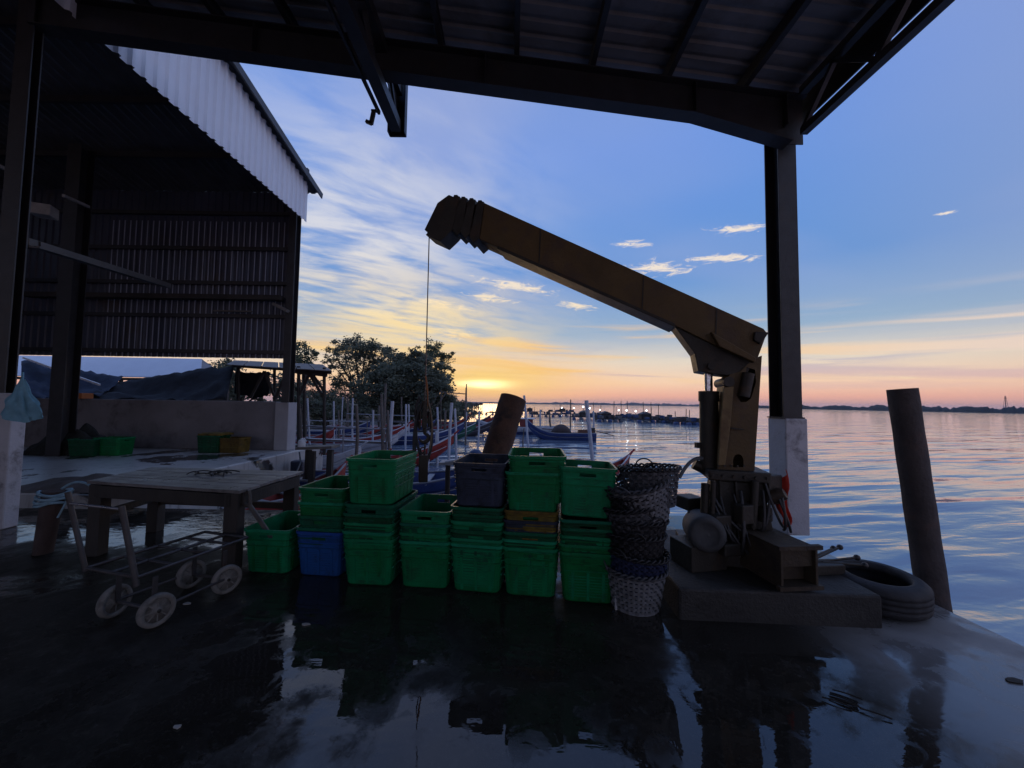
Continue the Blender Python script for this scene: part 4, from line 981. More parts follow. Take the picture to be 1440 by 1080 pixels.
# net heap
b = MB(); hc2 = at_z(52, 644, SLZ)
b.grid(lambda u, v: Vector((hc2.x-.9+1.75*u, hc2.y+.35+.9*v, SLZ+max(0.005, .62*math.sin(math.pi*min(1, u*1.05))**.6*math.sin(math.pi*v)**.6*(1+.5*mnoise.noise(Vector((u*9, v*6, 4))))))), 46, 24)
tag(b.build('net_heap', M('dark_net', (.018, .019, .017), .95, 0, .5, 14, 1.0, 30)), 'heap of dark fishing net against the low wall', 'net')
ob = at_y(108, 553, GY-.02); b = MB()
for (cx, cy, wx, wy) in ((0, -.14, .62, .02), (0, .14, .62, .02), (-.3, 0, .02, .26), (.3, 0, .02, .26)): b.box((ob.x+cx, ob.y+cy, zt_+.085), (wx, wy, .15))
b.box((ob.x, ob.y, zt_+.012), (.58, .26, .015))
tag(b.build('orange_tray', M('orange_plastic', (.42, .13, .03), .5, 0, .2, 5, .1), bev=.004), 'orange plastic tray on top of the low wall', 'tray')

# ------------------------------------------------------------------ small things lying about
pip = at_z(869, 862, 0); MBp = MB().tube([(pip.x, pip.y+.05, 0), at_y(866, 812, pip.y+.06)], .011, 8); tag(MBp.build('plastic_pipe', M('white_pipe', (.5, .5, .52), .5)), 'short white plastic pipe upright between the last crates and baskets', 'pipe')
scr = M('pale_litter', (.42, .40, .38), .7); twg = M('dark_twig', (.02, .017, .014), .8)
for (px, py, sz, lab) in ((250, 1022, .022, 'tiny white scrap on the dark floor at lower left'), (262, 849, .035, 'pale scrap on the floor right of the front trolley wheel'), (430, 878, .03, 'pale scrap beside the narrow bright puddle'), (1426, 957, .05, 'dark leaf lying on the pale floor at the right edge')):
    q = at_z(px, py, .006); b = MB(); n_ = 7
    b.prism([(q.x+sz*math.cos(6.28*i/n_)*random.uniform(.5, 1.2), q.y+.6*sz*math.sin(6.28*i/n_)*random.uniform(.6, 1.2), .003) for i in range(n_)], (0, 0, .006))
    tag(b.build('litter_scrap', twg if 'leaf' in lab else scr), lab, 'litter')
b = MB(); q = at_z(1175, 985, .008)
for i in range(7):
    a_ = random.uniform(-.9, .4); p0 = Vector((q.x+random.uniform(-.12, .12), q.y+random.uniform(-.08, .1), .010)); b.tube(arc(p0, p0+Vector((math.sin(a_)*.02+.10, -.12*math.cos(a_)*.6, .0)), -.004, 5), .004, 5)
tag(b.build('twig_scatter', twg), 'few dark twigs lying in the wet at lower right', 'twigs', kind='stuff')
# ------------------------------------------------------------------ yard behind the low wall
wb_ = thing('white_roofed_building', 'low building with white sheet roof behind the low wall', 'building', (-16, 16, -.5))
YB1 = 15.5
l0, l1 = at_y(-40, 528, YB1), at_y(281, 531, YB1); u0, u1 = at_y(-40, 499, YB1+1.2), at_y(283, 505, YB1+1.2)
nS = 9
for i in range(nS):
    a, b2 = i/nS, (i+1)/nS+.003
    MB().add([l0.lerp(l1, a), l0.lerp(l1, b2), u0.lerp(u1, b2), u0.lerp(u1, a)], [(0, 1, 2, 3)]).build('roof_sheet', whm, wb_, solid=.03)
MB().box((l0.lerp(l1, .5).x, YB1+1.6, (l0.z-.6)/2-.1), ((l1-l0).x, .1, l0.z+.6)).build('back_wall', M('dim_brown_wall', (.07, .06, .055), .8, 0, .3, 2), wb_)
for f in (.05, .3, .58, .64, .7, .78, .98): MB().box((l0.lerp(l1, f).x, YB1+.15, (l0.z-.6)/2), (.09, .09, l0.z+.6)).build('post', wood(), wb_)
MB().bar(l0+Vector((0, .1, -.08)), l1+Vector((0, .1, -.08)), .06, .1).build('fascia', wood(), wb_)
MB().add([l1, u1, u1+Vector((.55, 0, -.35)), l1+Vector((.65, 0, -.15))], [(0, 1, 2, 3)]).build('side_sheet', M('dull_grey_sheet', (.25, .25, .26), .7), wb_, solid=.02)
net = M('blue_black_shade_net', (.010, .012, .017), .95, 0, .5, 3, .8, 14)
netb = M('blue_shade_net', (.018, .028, .055), .9, 0, .4, 3, .8, 14)
def tarp(name, c, mat, label, sag=.12, seed=0):
    """c: four corner points"""
    b = MB()
    def fn(u, v):
        p = c[0].lerp(c[1], u).lerp(c[3].lerp(c[2], u), v)
        return p+Vector((0, 0, -sag*math.sin(math.pi*u)*math.sin(math.pi*v)+.16*mnoise.noise(Vector((u*5+seed, v*4, seed)))+.10*mnoise.noise(Vector((u*14+seed, v*9, seed)))))
    b.grid(fn, 34, 12); return tag(b.build(name, mat, solid=.006), label, 'tarp', 'shade nets behind the low wall')
tarp('shade_net', [at_y(30, 560, 11.6), at_y(140, 558, 11.6), at_y(175, 530, 13.8), at_y(30, 508, 14)], netb, 'blue shade net sloping up at the left behind the wall', .25, 1)
tarp('shade_net', [at_y(120, 562, 11.4), at_y(318, 563, 11.5), at_y(330, 512, 13.4), at_y(150, 540, 13.6)], net, 'dark shade net draped across the middle behind the wall', .3, 5)
MB_ = MB().bar(at_y(33, 503, 13.6), at_y(140, 541, 12.4), .05, .06); tag(MB_.build('white_pole', M('white_paint', (.7, .7, .72), .5)), 'white sloping edge pole over the blue shade net', 'pole')

# timber shelter at the end of the low wall
sh2 = thing('timber_shelter', 'rough timber shelter with sheet roof beyond the wall end', 'shelter', (-7, 13, -.6))
SY = 13.0
def post(par, px, py0, py1, Y, r=.05, name='post', mat=None): MB().tube([at_y(px, py0, Y), at_y(px, py1, Y)], r, 8).build(name, mat or wood(), par)
for (px, y0, y1, Y) in ((420, 515, 640, SY), (456, 517, 640, SY), (335, 512, 620, SY+.3), (428, 518, 615, SY+1.8), (386, 512, 620, SY+1.8)): post(sh2, px, y0, y1, Y, .055)
for (a, b2) in (((330, 514), (466, 524)), ((400, 521), (460, 528))): MB().bar(at_y(*a, SY-.05), at_y(*b2, SY-.05), .06, .11).build('beam', wood(), sh2)
for (a, b2) in (((421, 556), (436, 524)), ((434, 524), (455, 559)), ((438, 524), (457, 552)), ((372, 522), (385, 556)), ((352, 560), (372, 522)), ((404, 522), (388, 560))): MB().bar(at_y(*a, SY-.02), at_y(*b2, SY-.02), .05, .08).build('brace', wood(), sh2)
c = [at_y(318, 513, SY-.5), at_y(468, 522, SY-.5), at_y(455, 513, SY+2.4), at_y(330, 507, SY+2.4)]
for i in range(6):
    a, b2 = i/6, (i+1)/6-.01
    MB().add([c[0].lerp(c[1], a), c[0].lerp(c[1], b2), c[3].lerp(c[2], b2), c[3].lerp(c[2], a)], [(0, 1, 2, 3)]).build('roof_sheet', M('old_tin', (.16, .14, .13), .7, 0, .4, 2, .2), sh2, solid=.03)
b = MB(); nc = at_y(352, 540, SY+.6)
b.grid(lambda u, v: nc+Vector((-.55+1.2*u, .25*math.sin(3*u), .42-.95*v*(1-.4*abs(u-.5))+.1*mnoise.noise(Vector((u*6, v*6, 3))))), 18, 14)
tag(b.build('hanging_net', net, solid=.01), 'dark net bundle hanging under the timber shelter', 'net')

# fish landing stand with a white can, at the water by the slab corner
stn = thing('wooden_stand', 'small wooden stand over the water beside the wall end', 'stand', (-5.2, 9.7, -1))
sy = 9.6; s0, s1 = at_y(415, 633, sy), at_y(466, 631, sy)
MB().prism([s0, s1, s1+Vector((0, .5, 0)), s0+Vector((0, .5, 0))], (0, 0, .06)).build('board', pk, stn)
for (px, dy_) in ((438, 0), (461, .1), (424, .4), (455, .45)):
    p = at_y(px, 635, sy); MB().box((p.x, sy+.06+dy_*.7, (p.z+WATER-.5)/2), (.13, .1, p.z-WATER+.5)).build('leg', wood(), stn)
can = thing('water_can', 'white plastic can standing on the small wooden stand', 'can', at_y(424, 632, sy+.2)); cc_ = can.location.copy(); cc_.z += .04
MB().lathe([(0, 0), (.085, 0), (.09, .02), (.09, .15), (.07, .2), (.03, .21), (.03, .235), (0, .235)], 20, Matrix.Translation(cc_)).build('body', M('white_plastic', (.6, .62, .64), .45), can)
MB().tube([cc_+Vector((.02, -.05, .2)), cc_+Vector((.08, -.03, .235)), cc_+Vector((.11, 0, .16))], .014, 8).build('handle', MC['white_plastic'], can)
MB().tube(arc(at_y(421, 640, sy), at_y(415, 690, sy-1), .05), .012, 6)
rp_ = MB().tube([at_y(421, 636, sy-.1), at_y(423, 650, sy-.4), at_y(418, 662, sy-.8), at_y(410, 672, sy-1.1)], .018, 7); tag(rp_.build('water_hose', hose), 'dark hose hanging down the slab corner', 'hose')

# ------------------------------------------------------------------ boats
def boat_proto(L, Bm, Hh, bow_rise, hull, strake, inside, extras=()):
    root = thing('sampan', 'boat', 'boat')
    N = 22
    def sect(f):
        """half beam, keel z, gunwale z and x at station f 0 stern .. 1 bow"""
        x = -L/2+L*f
        hb = Bm/2*(.72+.28*math.sin(min(1, f/.45)*math.pi/2)) if f < .45 else Bm/2*max(.02, 1-((f-.45)/.55)**2.2)
        gz = Hh*(1+.10*(1-f)**3)+bow_rise*max(0, (f-.5)/.5)**2.6
        kz = -.22+(.95*bow_rise+Hh*.75)*max(0, (f-.62)/.38)**2.4
        return x, hb, kz, gz
    def shell(k0, k1, o, smooth=True):
        b = MB(); vs = []
        ks = [k0+(k1-k0)*i/4 for i in range(5)]
        for i in range(N+1):
            x, hb, kz, gz = sect(i/N)
            for s in (-1, 1):
                for kk in ks:
                    z = kz+(gz-kz)*kk; y = s*(hb+o)*min(1, (.30+.70*kk**.55) if kk > 0 else .0)
                    vs.append((x, y, z))
        m_ = 10; fs = []
        for i in range(N):
            for s in range(2):
                for j in range(4):
                    a = i*m_+s*5+j; fs.append((a, a+1, a+m_+1, a+m_) if s else (a, a+m_, a+m_+1, a+1))
        b.add(vs, fs, smooth)
        if k0 == 0: b.add(vs[:5]+vs[5:10], [(0, 5, 6, 1), (1, 6, 7, 2), (2, 7, 8, 3), (3, 8, 9, 4)])
        return b
    shell(0, .66, 0).build('hull', hull, root, solid=.02)
    shell(.64, 1.0, .012).build('strake', strake, root, solid=.03)
    b = MB()
    for s in (-1, 1): b.tube([(sect(i/N)[0], s*(sect(i/N)[1]+.01), sect(i/N)[3]+.01) for i in range(N+1)], .028, 6)
    b.build('gunwale', inside, root)
    b = MB(); rows = [(sect(i/N)[0], sect(i/N)[1]*.93, Hh*.42+(sect(i/N)[3]-Hh)*.9) for i in range(1, N)]
    b.add([(x, s*y, z) for x, y, z in rows for s in (-1, 1)], [(2*i, 2*i+1, 2*i+3, 2*i+2) for i in range(len(rows)-1)]); b.build('deck', inside, root, solid=.02)
    for f in (.18, .34, .5, .66): x, hb, kz, gz = sect(f); MB().box((x, 0, gz-.05), (.16, 2*hb, .03)).build('thwart', inside, root)
    x, hb, kz, gz = sect(1.0); b = MB(); b.tube([(x-.25, 0, sect(.96)[3]-.05), (x, 0, gz), (x+.22, 0, gz+.20)], [.05, .045, .03], 7); b.build('stem_post', strake, root)
    if 'motor' in extras:
        mo = M('dark_outboard', (.03, .04, .07), .5); b = MB(); b.box((-L/2-.12, 0, Hh+.28), (.32, .26, .34)); b.bar((-L/2-.14, 0, Hh+.15), (-L/2-.2, 0, -.4), .09, .12, (0, 1, 0)); b.build('outboard_motor', mo, root, bev=.05)
    if 'tail' in extras:
        mo = M('dark_engine', (.03, .028, .028), .6); b = MB(); b.box((-L/2+.3, 0, Hh+.25), (.5, .3, .35)); b.tube([(-L/2+.2, 0, Hh+.25), (-L/2-1.3, .1, Hh-.1)], .03, 7); b.build('engine', mo, root, bev=.03)
    if 'canopy' in extras:
        cn = M('dark_canopy', (.06, .045, .045), .8)
        b = MB(); b.grid(lambda u, v: Vector((-.75+1.5*u, -.5+1.0*v, Hh+.02+.62*max(0, math.sin(math.pi*u))**.6*max(0, math.sin(math.pi*v))**.4)), 14, 10); b.build('canopy', cn, root, solid=.03)
        b = MB(); b.box((-1.6, 0, Hh+.12), (.7, .7, .3)); b.box((-2.2, .1, Hh+.08), (.3, .4, .25)); b.bar((-.2, 0, Hh+.2), (1.4, .1, Hh+.3), .05, .05); b.build('gear', M('brown_gear', (.12, .05, .03), .7), root)
    if 'cabin' in extras:
        b = MB(); b.box((-.8, 0, Hh+.35), (1.1, Bm*.7, .65)); cb = b.build('cabin', M('red_cabin', (.20, .035, .03), .6), root, bev=.02); MB().box((-.8, 0, Hh+.72), (1.4, Bm*.85, .05)).build('cabin_roof', inside, cb)
    return root
bred = M('red_boat_paint', (.30, .030, .022), .55, 0, .25, 3, .15, 30, (.12, .03, .03), .3); bblu = M('blue_boat_paint', (.025, .05, .17), .5, 0, .25, 3, .15, 30, (.03, .03, .06), .3)
bgrn = M('green_boat_paint', (.025, .12, .075), .55, 0, .25, 3, .15); bwht = M('white_boat_paint', (.52, .53, .56), .55, 0, .15, 3, .15, 30, (.3, .29, .3), .3); bdrk = M('dark_boat_paint', (.04, .035, .045), .6, 0, .3, 3, .15); bgry = M('grey_boat_deck', (.26, .27, .30), .6, 0, .2, 3, .15)
def boat(px, py, Y, rz, L, hull, strake, inside, label, rise=.75, Hh=.42, Bm=1.25, ex=(), anchor='bow'):
    """the bow tip (or the stern) of the boat stands over the pixel's column at distance Y"""
    b = boat_proto(L, Bm, Hh, rise, hull, strake, inside, ex); p = at_y(px, py, Y); a = R(rz)
    s = 1 if anchor == 'bow' else -1 if anchor == 'stern' else 0
    b.location = (p.x-s*math.cos(a)*L/2, p.y-s*math.sin(a)*L/2, WATER+.02); b.rotation_euler = (R(random.uniform(-2, 2)), 0, a)
    return tag(b, label, 'boat', 'small fishing boats moored along the shore')
boat(574, 605, 22, 8, 7.0, bwht, bred, bwht, 'long white boat with red bow strake, left of the hook', .85, .50)
boat(638, 620, 16.5, 10, 6.5, bred, bred, bwht, 'red boat with raised red bow nearest to the hanging hook', .8)
boat(652, 606, 24.5, 6, 7.0, bblu, bblu, bwht, 'blue boat with white interior behind the red-bowed boat', .8, .5)
boat(669, 606, 27, 5, 7.0, bgrn, bgrn, bwht, 'green hulled boat with its bow just left of the rusty pile', .75)
boat(695, 600, 31, 8, 7.5, bdrk, bdrk, bgry, 'dark hulled boat with long bow touching the rusty pile', .8)
boat(690, 592, 38, 4, 7.5, bred, bdrk, bgry, 'dull red boat moored behind the dark hulled boat', 1.0)
boat(703, 592, 43, 2, 7.5, bdrk, bred, bgry, 'dark boat with red strake farthest along the moored row', 1.1)
boat(600, 600, 33, 5, 8.0, bred, bred, bwht, 'red boat in the middle of the moored row behind the poles', .8, .5)
boat(520, 600, 27, 3, 7.0, bblu, bblu, bwht, 'blue boat at the back left under the trees', .7, .5)
boat(560, 612, 19, 7, 7.0, bwht, bwht, bgry, 'all white boat in front of the white and red boat', .6, .42)
boat(508, 628, 14, 8, 5.5, bwht, bwht, bwht, 'white boat close behind the green crates at the left', .5, .45)
boat(486, 650, 10.4, 60, 4.2, bred, bred, bgry, 'small red boat end on beside the wooden stand', .5, .4, 1.1)
boat(560, 672, 10.4, 2, 5.0, bblu, bblu, bgry, 'navy boat with grey deck right behind the crates', .5, .55, 1.5, ('motor',), 'mid')
boat(741, 600, 28.5, 176, 5.0, bblu, bblu, bgry, 'blue boat with dark canopy and long bow, out on open water', .95, .46, 1.3, ('canopy', 'tail'))
boat(727, 600, 33, 176, 7.0, bblu, bwht, bwht, 'blue and white boat with red cabin behind the canopy boat', .6, .6, 1.5, ('cabin',), 'mid')
boat(884, 645, 13.2, 24, 4.6, bdrk, bred, bwht, 'dark boat showing only its red bow tip above the right crates', .62, .26, 1.1)

boat(545, 607, 24, 6, 6.5, bdrk, bred, bgry, 'dark boat with red strake just left of the hook, second row', .8, .45)
boat(612, 603, 29, 5, 7.0, bdrk, bblu, bgry, 'dark boat with blue strake behind the hook', .8, .45)
boat(470, 607, 20, 8, 6.5, bred, bred, bgry, 'red boat behind the timber shelter post', .7, .45)
boat(660, 598, 35, 6, 7.5, bdrk, bred, bgry, 'dark boat with raised red bow under the sunset glow', 1.1, .4)
boat(540, 640, 12.2, 6, 5.0, bwht, bred, bgry, 'white and red boat half hidden by the tall green stack', .5, .4)
# blue covered outboard on a plank, right of the hook
ob_ = thing('covered_outboard', 'blue covered outboard motor on a plank in front of the rusty pile', 'motor', at_y(664, 652, 7.6))
c0 = at_y(669, 643, 7.6)
MB().lathe([(0, -.16), (.13, -.14), (.16, -.04), (.15, .06), (.10, .13), (0, .16)], 14, Matrix.Translation(c0) @ Matrix.Rotation(R(25), 4, 'Y')).build('cover', M('blue_cover', (.03, .06, .17), .5, 0, .3, 6, .3), ob_)
MB().tube([c0+Vector((-.05, 0, -.02)), c0+Vector((-.6, 0, -.12))], [.05, .03], 8).build('tiller', M('grey_plank', (.3, .31, .33), .6), ob_)
MB().box(at_y(652, 652, 7.65)+Vector((0, .1, 0)), (.95, .35, .05)).build('plank', MC['grey_plank'], ob_)
for (px, dd) in ((630, .0), (672, .1)):
    p = at_y(px, 653, 7.7+dd); MB().tube([p, Vector((p.x, p.y, WATER-.5))], .05, 8).build('stake', wood(), ob_)

# ------------------------------------------------------------------ poles among the boats
wp = M('white_pvc', (.46, .48, .53), .5, 0, .1, 5, .05, 30, (.4, .4, .42), .25); bam = M('grey_bamboo', (.13, .11, .095), .7, 0, .3, 6, .3)
def Z4(X, Y): return 400+X/4.8, 460+Y/4.8
WP = [(155, 480, 165, 680, 18, .05), (333, 500, 335, 700, 20, .05), (395, 470, 386, 650, 26, .045), (462, 480, 460, 700, 19, .055), (599, 560, 598, 770, 19, .055), (730, 500, 718, 700, 17, .085),
      (821, 520, 820, 700, 21, .06), (839, 520, 838, 660, 25, .05), (1032, 540, 1036, 730, 20, .06), (1130, 510, 1112, 850, 15.5, .07), (1151, 550, 1156, 820, 17.5, .06), (1229, 575, 1226, 720, 26, .06), (1314, 570, 1307, 780, 20, .06), (1024, 700, 1030, 820, 16.5, .07), (970, 700, 972, 830, 16, .055)]
WP = [(*Z4(a, b), *Z4(c, d), Y, r) for a, b, c, d, Y, r in WP] + [(737, 556, 740, 590, 24, .085), (824.5, 563, 834, 648, 12.5, .075), (760, 576, 760, 604, 30, .085), (834.5, 578, 834.5, 604, 30, .08)]
WP.sort(key=lambda q: q[0])
for i, (x0_, y0_, x1_, y1_, Y, r) in enumerate(WP):
    t_ = at_y(x0_, y0_, Y); b_ = at_y(x1_, y1_, Y); d = (b_-t_); e_ = t_+d*((t_.z-(WATER-.6))/abs(d.z))
    mb = MB().tube([t_, t_.lerp(e_, .3)+Vector((random.uniform(-.03, .03), 0, 0)), t_.lerp(e_, .7)+Vector((random.uniform(-.03, .03), 0, 0)), e_], r*.84, 10)
    tag(mb.build('white_pole', wp), f'white mooring pole, {ORD[i]} from the left among the white poles', 'pole', 'white mooring poles among the boats')
BPO = [(105, 550, 108, 740, 15, .05), (487, 530, 486, 860, 13.5, .06), (655, 450, 668, 805, 16, .06), (684, 380, 680, 560, 18, .07), (697, 560, 712, 830, 15.5, .06), (790, 470, 794, 660, 28, .06), (640, 530, 640, 640, 28, .08), (1088, 560, 1085, 660, 26, .08), (428, 470, 428, 560, 30, .08), (365, 560, 365, 680, 22, .05), (130, 440, 140, 640, 24, .06)]
BPO = [(*Z4(a, b), *Z4(c, d), Y, r) for a, b, c, d, Y, r in BPO] + [(655.5, 545, 655, 612, 24, .05), (773, 580, 775, 606, 33, .08), (802.5, 562, 802.5, 600, 45, .08), (737, 602, 736.5, 625, 20, .035)]
BPO.sort(key=lambda q: q[0])
for i, (x0_, y0_, x1_, y1_, Y, r) in enumerate(BPO):
    t_ = at_y(x0_, y0_, Y); b_ = at_y(x1_, y1_, Y); d = (b_-t_); e_ = t_+d*((t_.z-(WATER-.6))/abs(d.z))
    mb = MB().tube([t_, t_.lerp(e_, .33)+Vector((random.uniform(-.05, .05), 0, 0)), t_.lerp(e_, .66)+Vector((random.uniform(-.05, .05), 0, 0)), e_], [r*.8, r, r, r], 8)
    tag(mb.build('wooden_pole', bam), f'thin dark wooden stake, {ORD[i]} from the left among the wooden stakes', 'pole', 'wooden stakes among the boats')
# rail jetties between the boats
pale = M('pale_grey_rail', (.28, .28, .30), .6, 0, .2, 4)
def jetty(a, b2, Y, label, zdrop=.55):
    j = thing('rail_jetty', label, 'jetty', at_y(*a, Y)); p0, p1 = at_y(*a, Y), at_y(*b2, Y)
    MB().tube([p0, p1], .03, 7).build('rail', pale, j); MB().tube([p0-Vector((0, 0, zdrop)), p1-Vector((0, 0, zdrop))], .03, 7).build('rail', bam, j)
    L_ = (p1-p0).length; n_ = max(2, int(L_/2.4))
    for i in range(n_+1):
        q = p0.lerp(p1, i/n_); MB().tube([q+Vector((0, 0, .02)), Vector((q.x, q.y, WATER-.4))], .035, 7).build('post', pale if i % 2 else bam, j)
    MB().bar(p0-Vector((0, -.5, zdrop+.06)), p1-Vector((0, -.5, zdrop+.06)), .8, .05).build('walkway', bgry, j)
jetty(Z4(110, 665), Z4(690, 690), 16, 'white railed jetty in front of the moored boats at the left')
jetty(Z4(420, 585), Z4(880, 600), 27, 'grey railed jetty under the trees', .4)
jetty(Z4(150, 630), Z4(560, 640), 22, 'low railed jetty between the first boats', .35)

# lift-net frame at the tree edge
lf = thing('lift_net_frame', 'spindly timber lift-net frame at the edge of the trees', 'frame', at_y(620, 600, 34))
MB().tube([at_y(617, 551, 34), at_y(655, 554, 34)], .05, 6).build('beam', bam, lf); MB().tube([at_y(620, 548, 34), at_y(620, 604, 34)], .06, 6).build('post', bam, lf); MB().tube([at_y(656, 540, 34), at_y(656, 604, 34)], .05, 6).build('post', bam, lf)
for a, b2 in (((604, 571), (618, 552)), ((612, 575), (628, 551)), ((600, 580), (612, 560))): MB().tube([at_y(*a, 34), at_y(*b2, 34)], .05, 6).build('brace', bam, lf)

# ------------------------------------------------------------------ floating fish farm with lit lamps
lampm = emit('lamp_light', (.85, .93, 1.0), 9.0); fdk = M('farm_timber', (.05, .045, .05), .8, 0, .4, .6, .1); fbl = M('blue_drum', (.03, .06, .16), .6, 0, .3, 1); fgr = M('grey_float', (.10, .105, .12), .8, 0, .4, .6)
fr = random.Random(11)
FF = [(702, 583, 95), (745, 581, 88), (768, 586, 66), (790, 581, 84), (806, 585, 66), (828, 590, 54), (845, 586, 62), (858, 593, 50), (872, 588, 58), (888, 591, 53), (905, 589, 57), (918, 594, 49), (934, 592, 53), (952, 595, 50), (972, 597, 48), (990, 598, 47)]
lampx = [(758, 572), (780, 574), (790, 574), (807, 574.5), (820, 573), (829, 575), (844, 577), (870, 577.5), (881, 578), (894, 579), (909, 578), (737, 570), (668, 568)]
for i, (px, py, Y) in enumerate(FF):
    c = at_z(px, py, WATER); Y = c.y; f = thing('fish_farm_raft', f'floating fish farm raft, {ORD[i]} from the left on the open water', 'raft', (c.x, c.y, WATER), 0, 'floating fish farm rafts')
    wdt = fr.uniform(3.2, 5.0)*Y/60; dp_ = fr.uniform(3, 5)
    b = MB()
    for k in range(5): b.box((c.x-wdt/2+wdt*k/4, c.y+dp_/2, WATER+.32), (.22, dp_, .12))
    for k in range(4): b.box((c.x, c.y+dp_*k/3, WATER+.40), (wdt+.3, .22, .10))
    b.build('walkway_frame', fdk, f)
    for k in range(5):
        b = MB().lathe([(0, -.4), (.26, -.4), (.28, -.2), (.28, .2), (.26, .4), (0, .4)], 10, Matrix.Translation((c.x-wdt/2+wdt*k/4, c.y, WATER+.10)) @ Matrix.Rotation(R(90), 4, 'X')); b.build('float_drum', fbl if fr.random() < .5 else fgr, f)
    for k in range(fr.randint(6, 10)):
        x_ = c.x+fr.uniform(-.5, .5)*wdt; h_ = fr.uniform(.15, .6); MB().box((x_, c.y+fr.uniform(.2, 2.5), WATER+.45+h_/2), (fr.uniform(.4, 1.1), .6, h_), fr.uniform(0, 1)).build('gear_box', fr.choice((fdk, fgr, fbl)), f, bev=.04)
    if i in (3, 5, 7, 11, 1):
        hx_ = c.x+fr.uniform(-.2, .2)*wdt; hh = .75; b = MB()
        b.box((hx_, c.y+1.8, WATER+.45+hh/2), (1.5, 1.4, hh)); hu = b.build('hut', fdk, f)
        b = MB(); b.prism([(hx_-.95, c.y+.9, WATER+.45+hh), (hx_+.95, c.y+.9, WATER+.45+hh), (hx_, c.y+.9, WATER+.45+hh+.38)], (0, 1.8, 0)); b.build('hut_roof', fgr, hu)
    for k in range(fr.randint(1, 2)):
        x_ = c.x+fr.uniform(-.5, .5)*wdt; MB().tube([(x_, c.y+1, WATER), (x_+fr.uniform(-.1, .1), c.y+1, WATER+fr.uniform(1.4, 3.6))], .05, 6).build('stake', fdk, f)
    for (lx, ly) in lampx:
        if abs(lx-px) < 9 and min(range(len(FF)), key=lambda q: abs(FF[q][0]-lx)) == i:
            lp = at_y(lx, ly, c.y+.4); MB().tube([(lp.x, lp.y, WATER+.4), lp], .04, 6).build('lamp_post', fdk, f)
            MB().lathe([(0, -.13), (.10, -.09), (.14, 0), (.10, .09), (0, .13)], 10, Matrix.Translation(lp+Vector((0, -.05, .1)))).build('lamp', lampm, f)
# far stilt houses at the sun end of the shore
for i, (px, Y) in enumerate(((664, 150), (670, 190), (660, 120), (676, 240))):
    c = at_y(px, 570, Y); t_ = thing('stilt_hut', f'tiny stilt hut on the shore under the sunset, {ORD[i]} nearest' if i else 'tiny stilt hut on the shore at the tip of the trees', 'hut', (c.x, c.y, WATER), 0, 'stilt huts under the sunset')
    MB().box((c.x, c.y, WATER+1.75), (2.4, 2, .9)).build('wall', fdk, t_); MB().prism([(c.x-1.5, c.y-1.2, WATER+2.2), (c.x+1.5, c.y-1.2, WATER+2.2), (c.x, c.y-1.2, WATER+2.8)], (0, 2.4, 0)).build('roof', fdk, t_)
    for s in (-1, 0, 1): MB().tube([(c.x+s*1, c.y-.9, WATER-.3), (c.x+s*1, c.y-.9, WATER+1.4)], .1, 6).build('stilt', fdk, t_)
# lattice pylon beyond the right shore
py_ = thing('lattice_pylon', 'far lattice pylon above the right shore', 'pylon', (0, 0, 0)); pc = at_y(1414.5, 575, 620); ptz = at_y(1414.5, 557, 620).z
for s in (-1, 1):
    for s2 in (-1, 1): MB().tube([(pc.x+s*2.2, pc.y+s2*2.2, 0), (pc.x+s*.35, pc.y+s2*.35, ptz)], .22, 5).build('leg', fdk, py_)
for k in range(6):
    z0_, z1_ = ptz*k/6, ptz*(k+1)/6; w0_, w1_ = 2.2-1.85*k/6, 2.2-1.85*(k+1)/6; MB().tube([(pc.x-w0_, pc.y, z0_), (pc.x+w1_, pc.y, z1_)], .15, 5).build('brace', fdk, py_); MB().tube([(pc.x+w0_, pc.y, z0_), (pc.x-w1_, pc.y, z1_)], .15, 5).build('brace', fdk, py_)
MB().tube([(pc.x-2.5, pc.y, ptz*.85), (pc.x+2.5, pc.y, ptz*.85)], .2, 5).build('cross_arm', fdk, py_)

# ------------------------------------------------------------------ trees
leafm = M('leaf_green', (.14, .17, .10), .6, 0, .45, .9, 0, trans=.45); leafd = M('dark_leaf', (.15, .17, .12), .65, 0, .45, .7, 0, trans=.4); bark = M('bark', (.06, .05, .042), .9, 0, .3, 3, .4)
def leaves(mb, c, r, n, sz, rn, flat=.8):
    for _ in range(n):
        while True:
            q = Vector((rn.uniform(-1, 1), rn.uniform(-1, 1), rn.uniform(-1, 1)))
            if q.length < 1: break
        q = Vector((rn.gauss(0, .55), rn.gauss(0, .55), rn.gauss(0, .45))); p = c+Vector((q.x*r, q.y*r, q.z*r*flat))
        a = Vector((rn.gauss(0, 1), rn.gauss(0, 1), rn.gauss(0, .6))).normalized(); b = a.cross(Vector((rn.gauss(0, 1), rn.gauss(0, 1), rn.gauss(0, 1)))).normalized()
        s = sz*rn.uniform(.6, 1.25)
        mb.add([p-a*s*.6, p+b*s*.28, p+a*s*.6, p-b*s*.28], [(0, 1, 2, 3)])
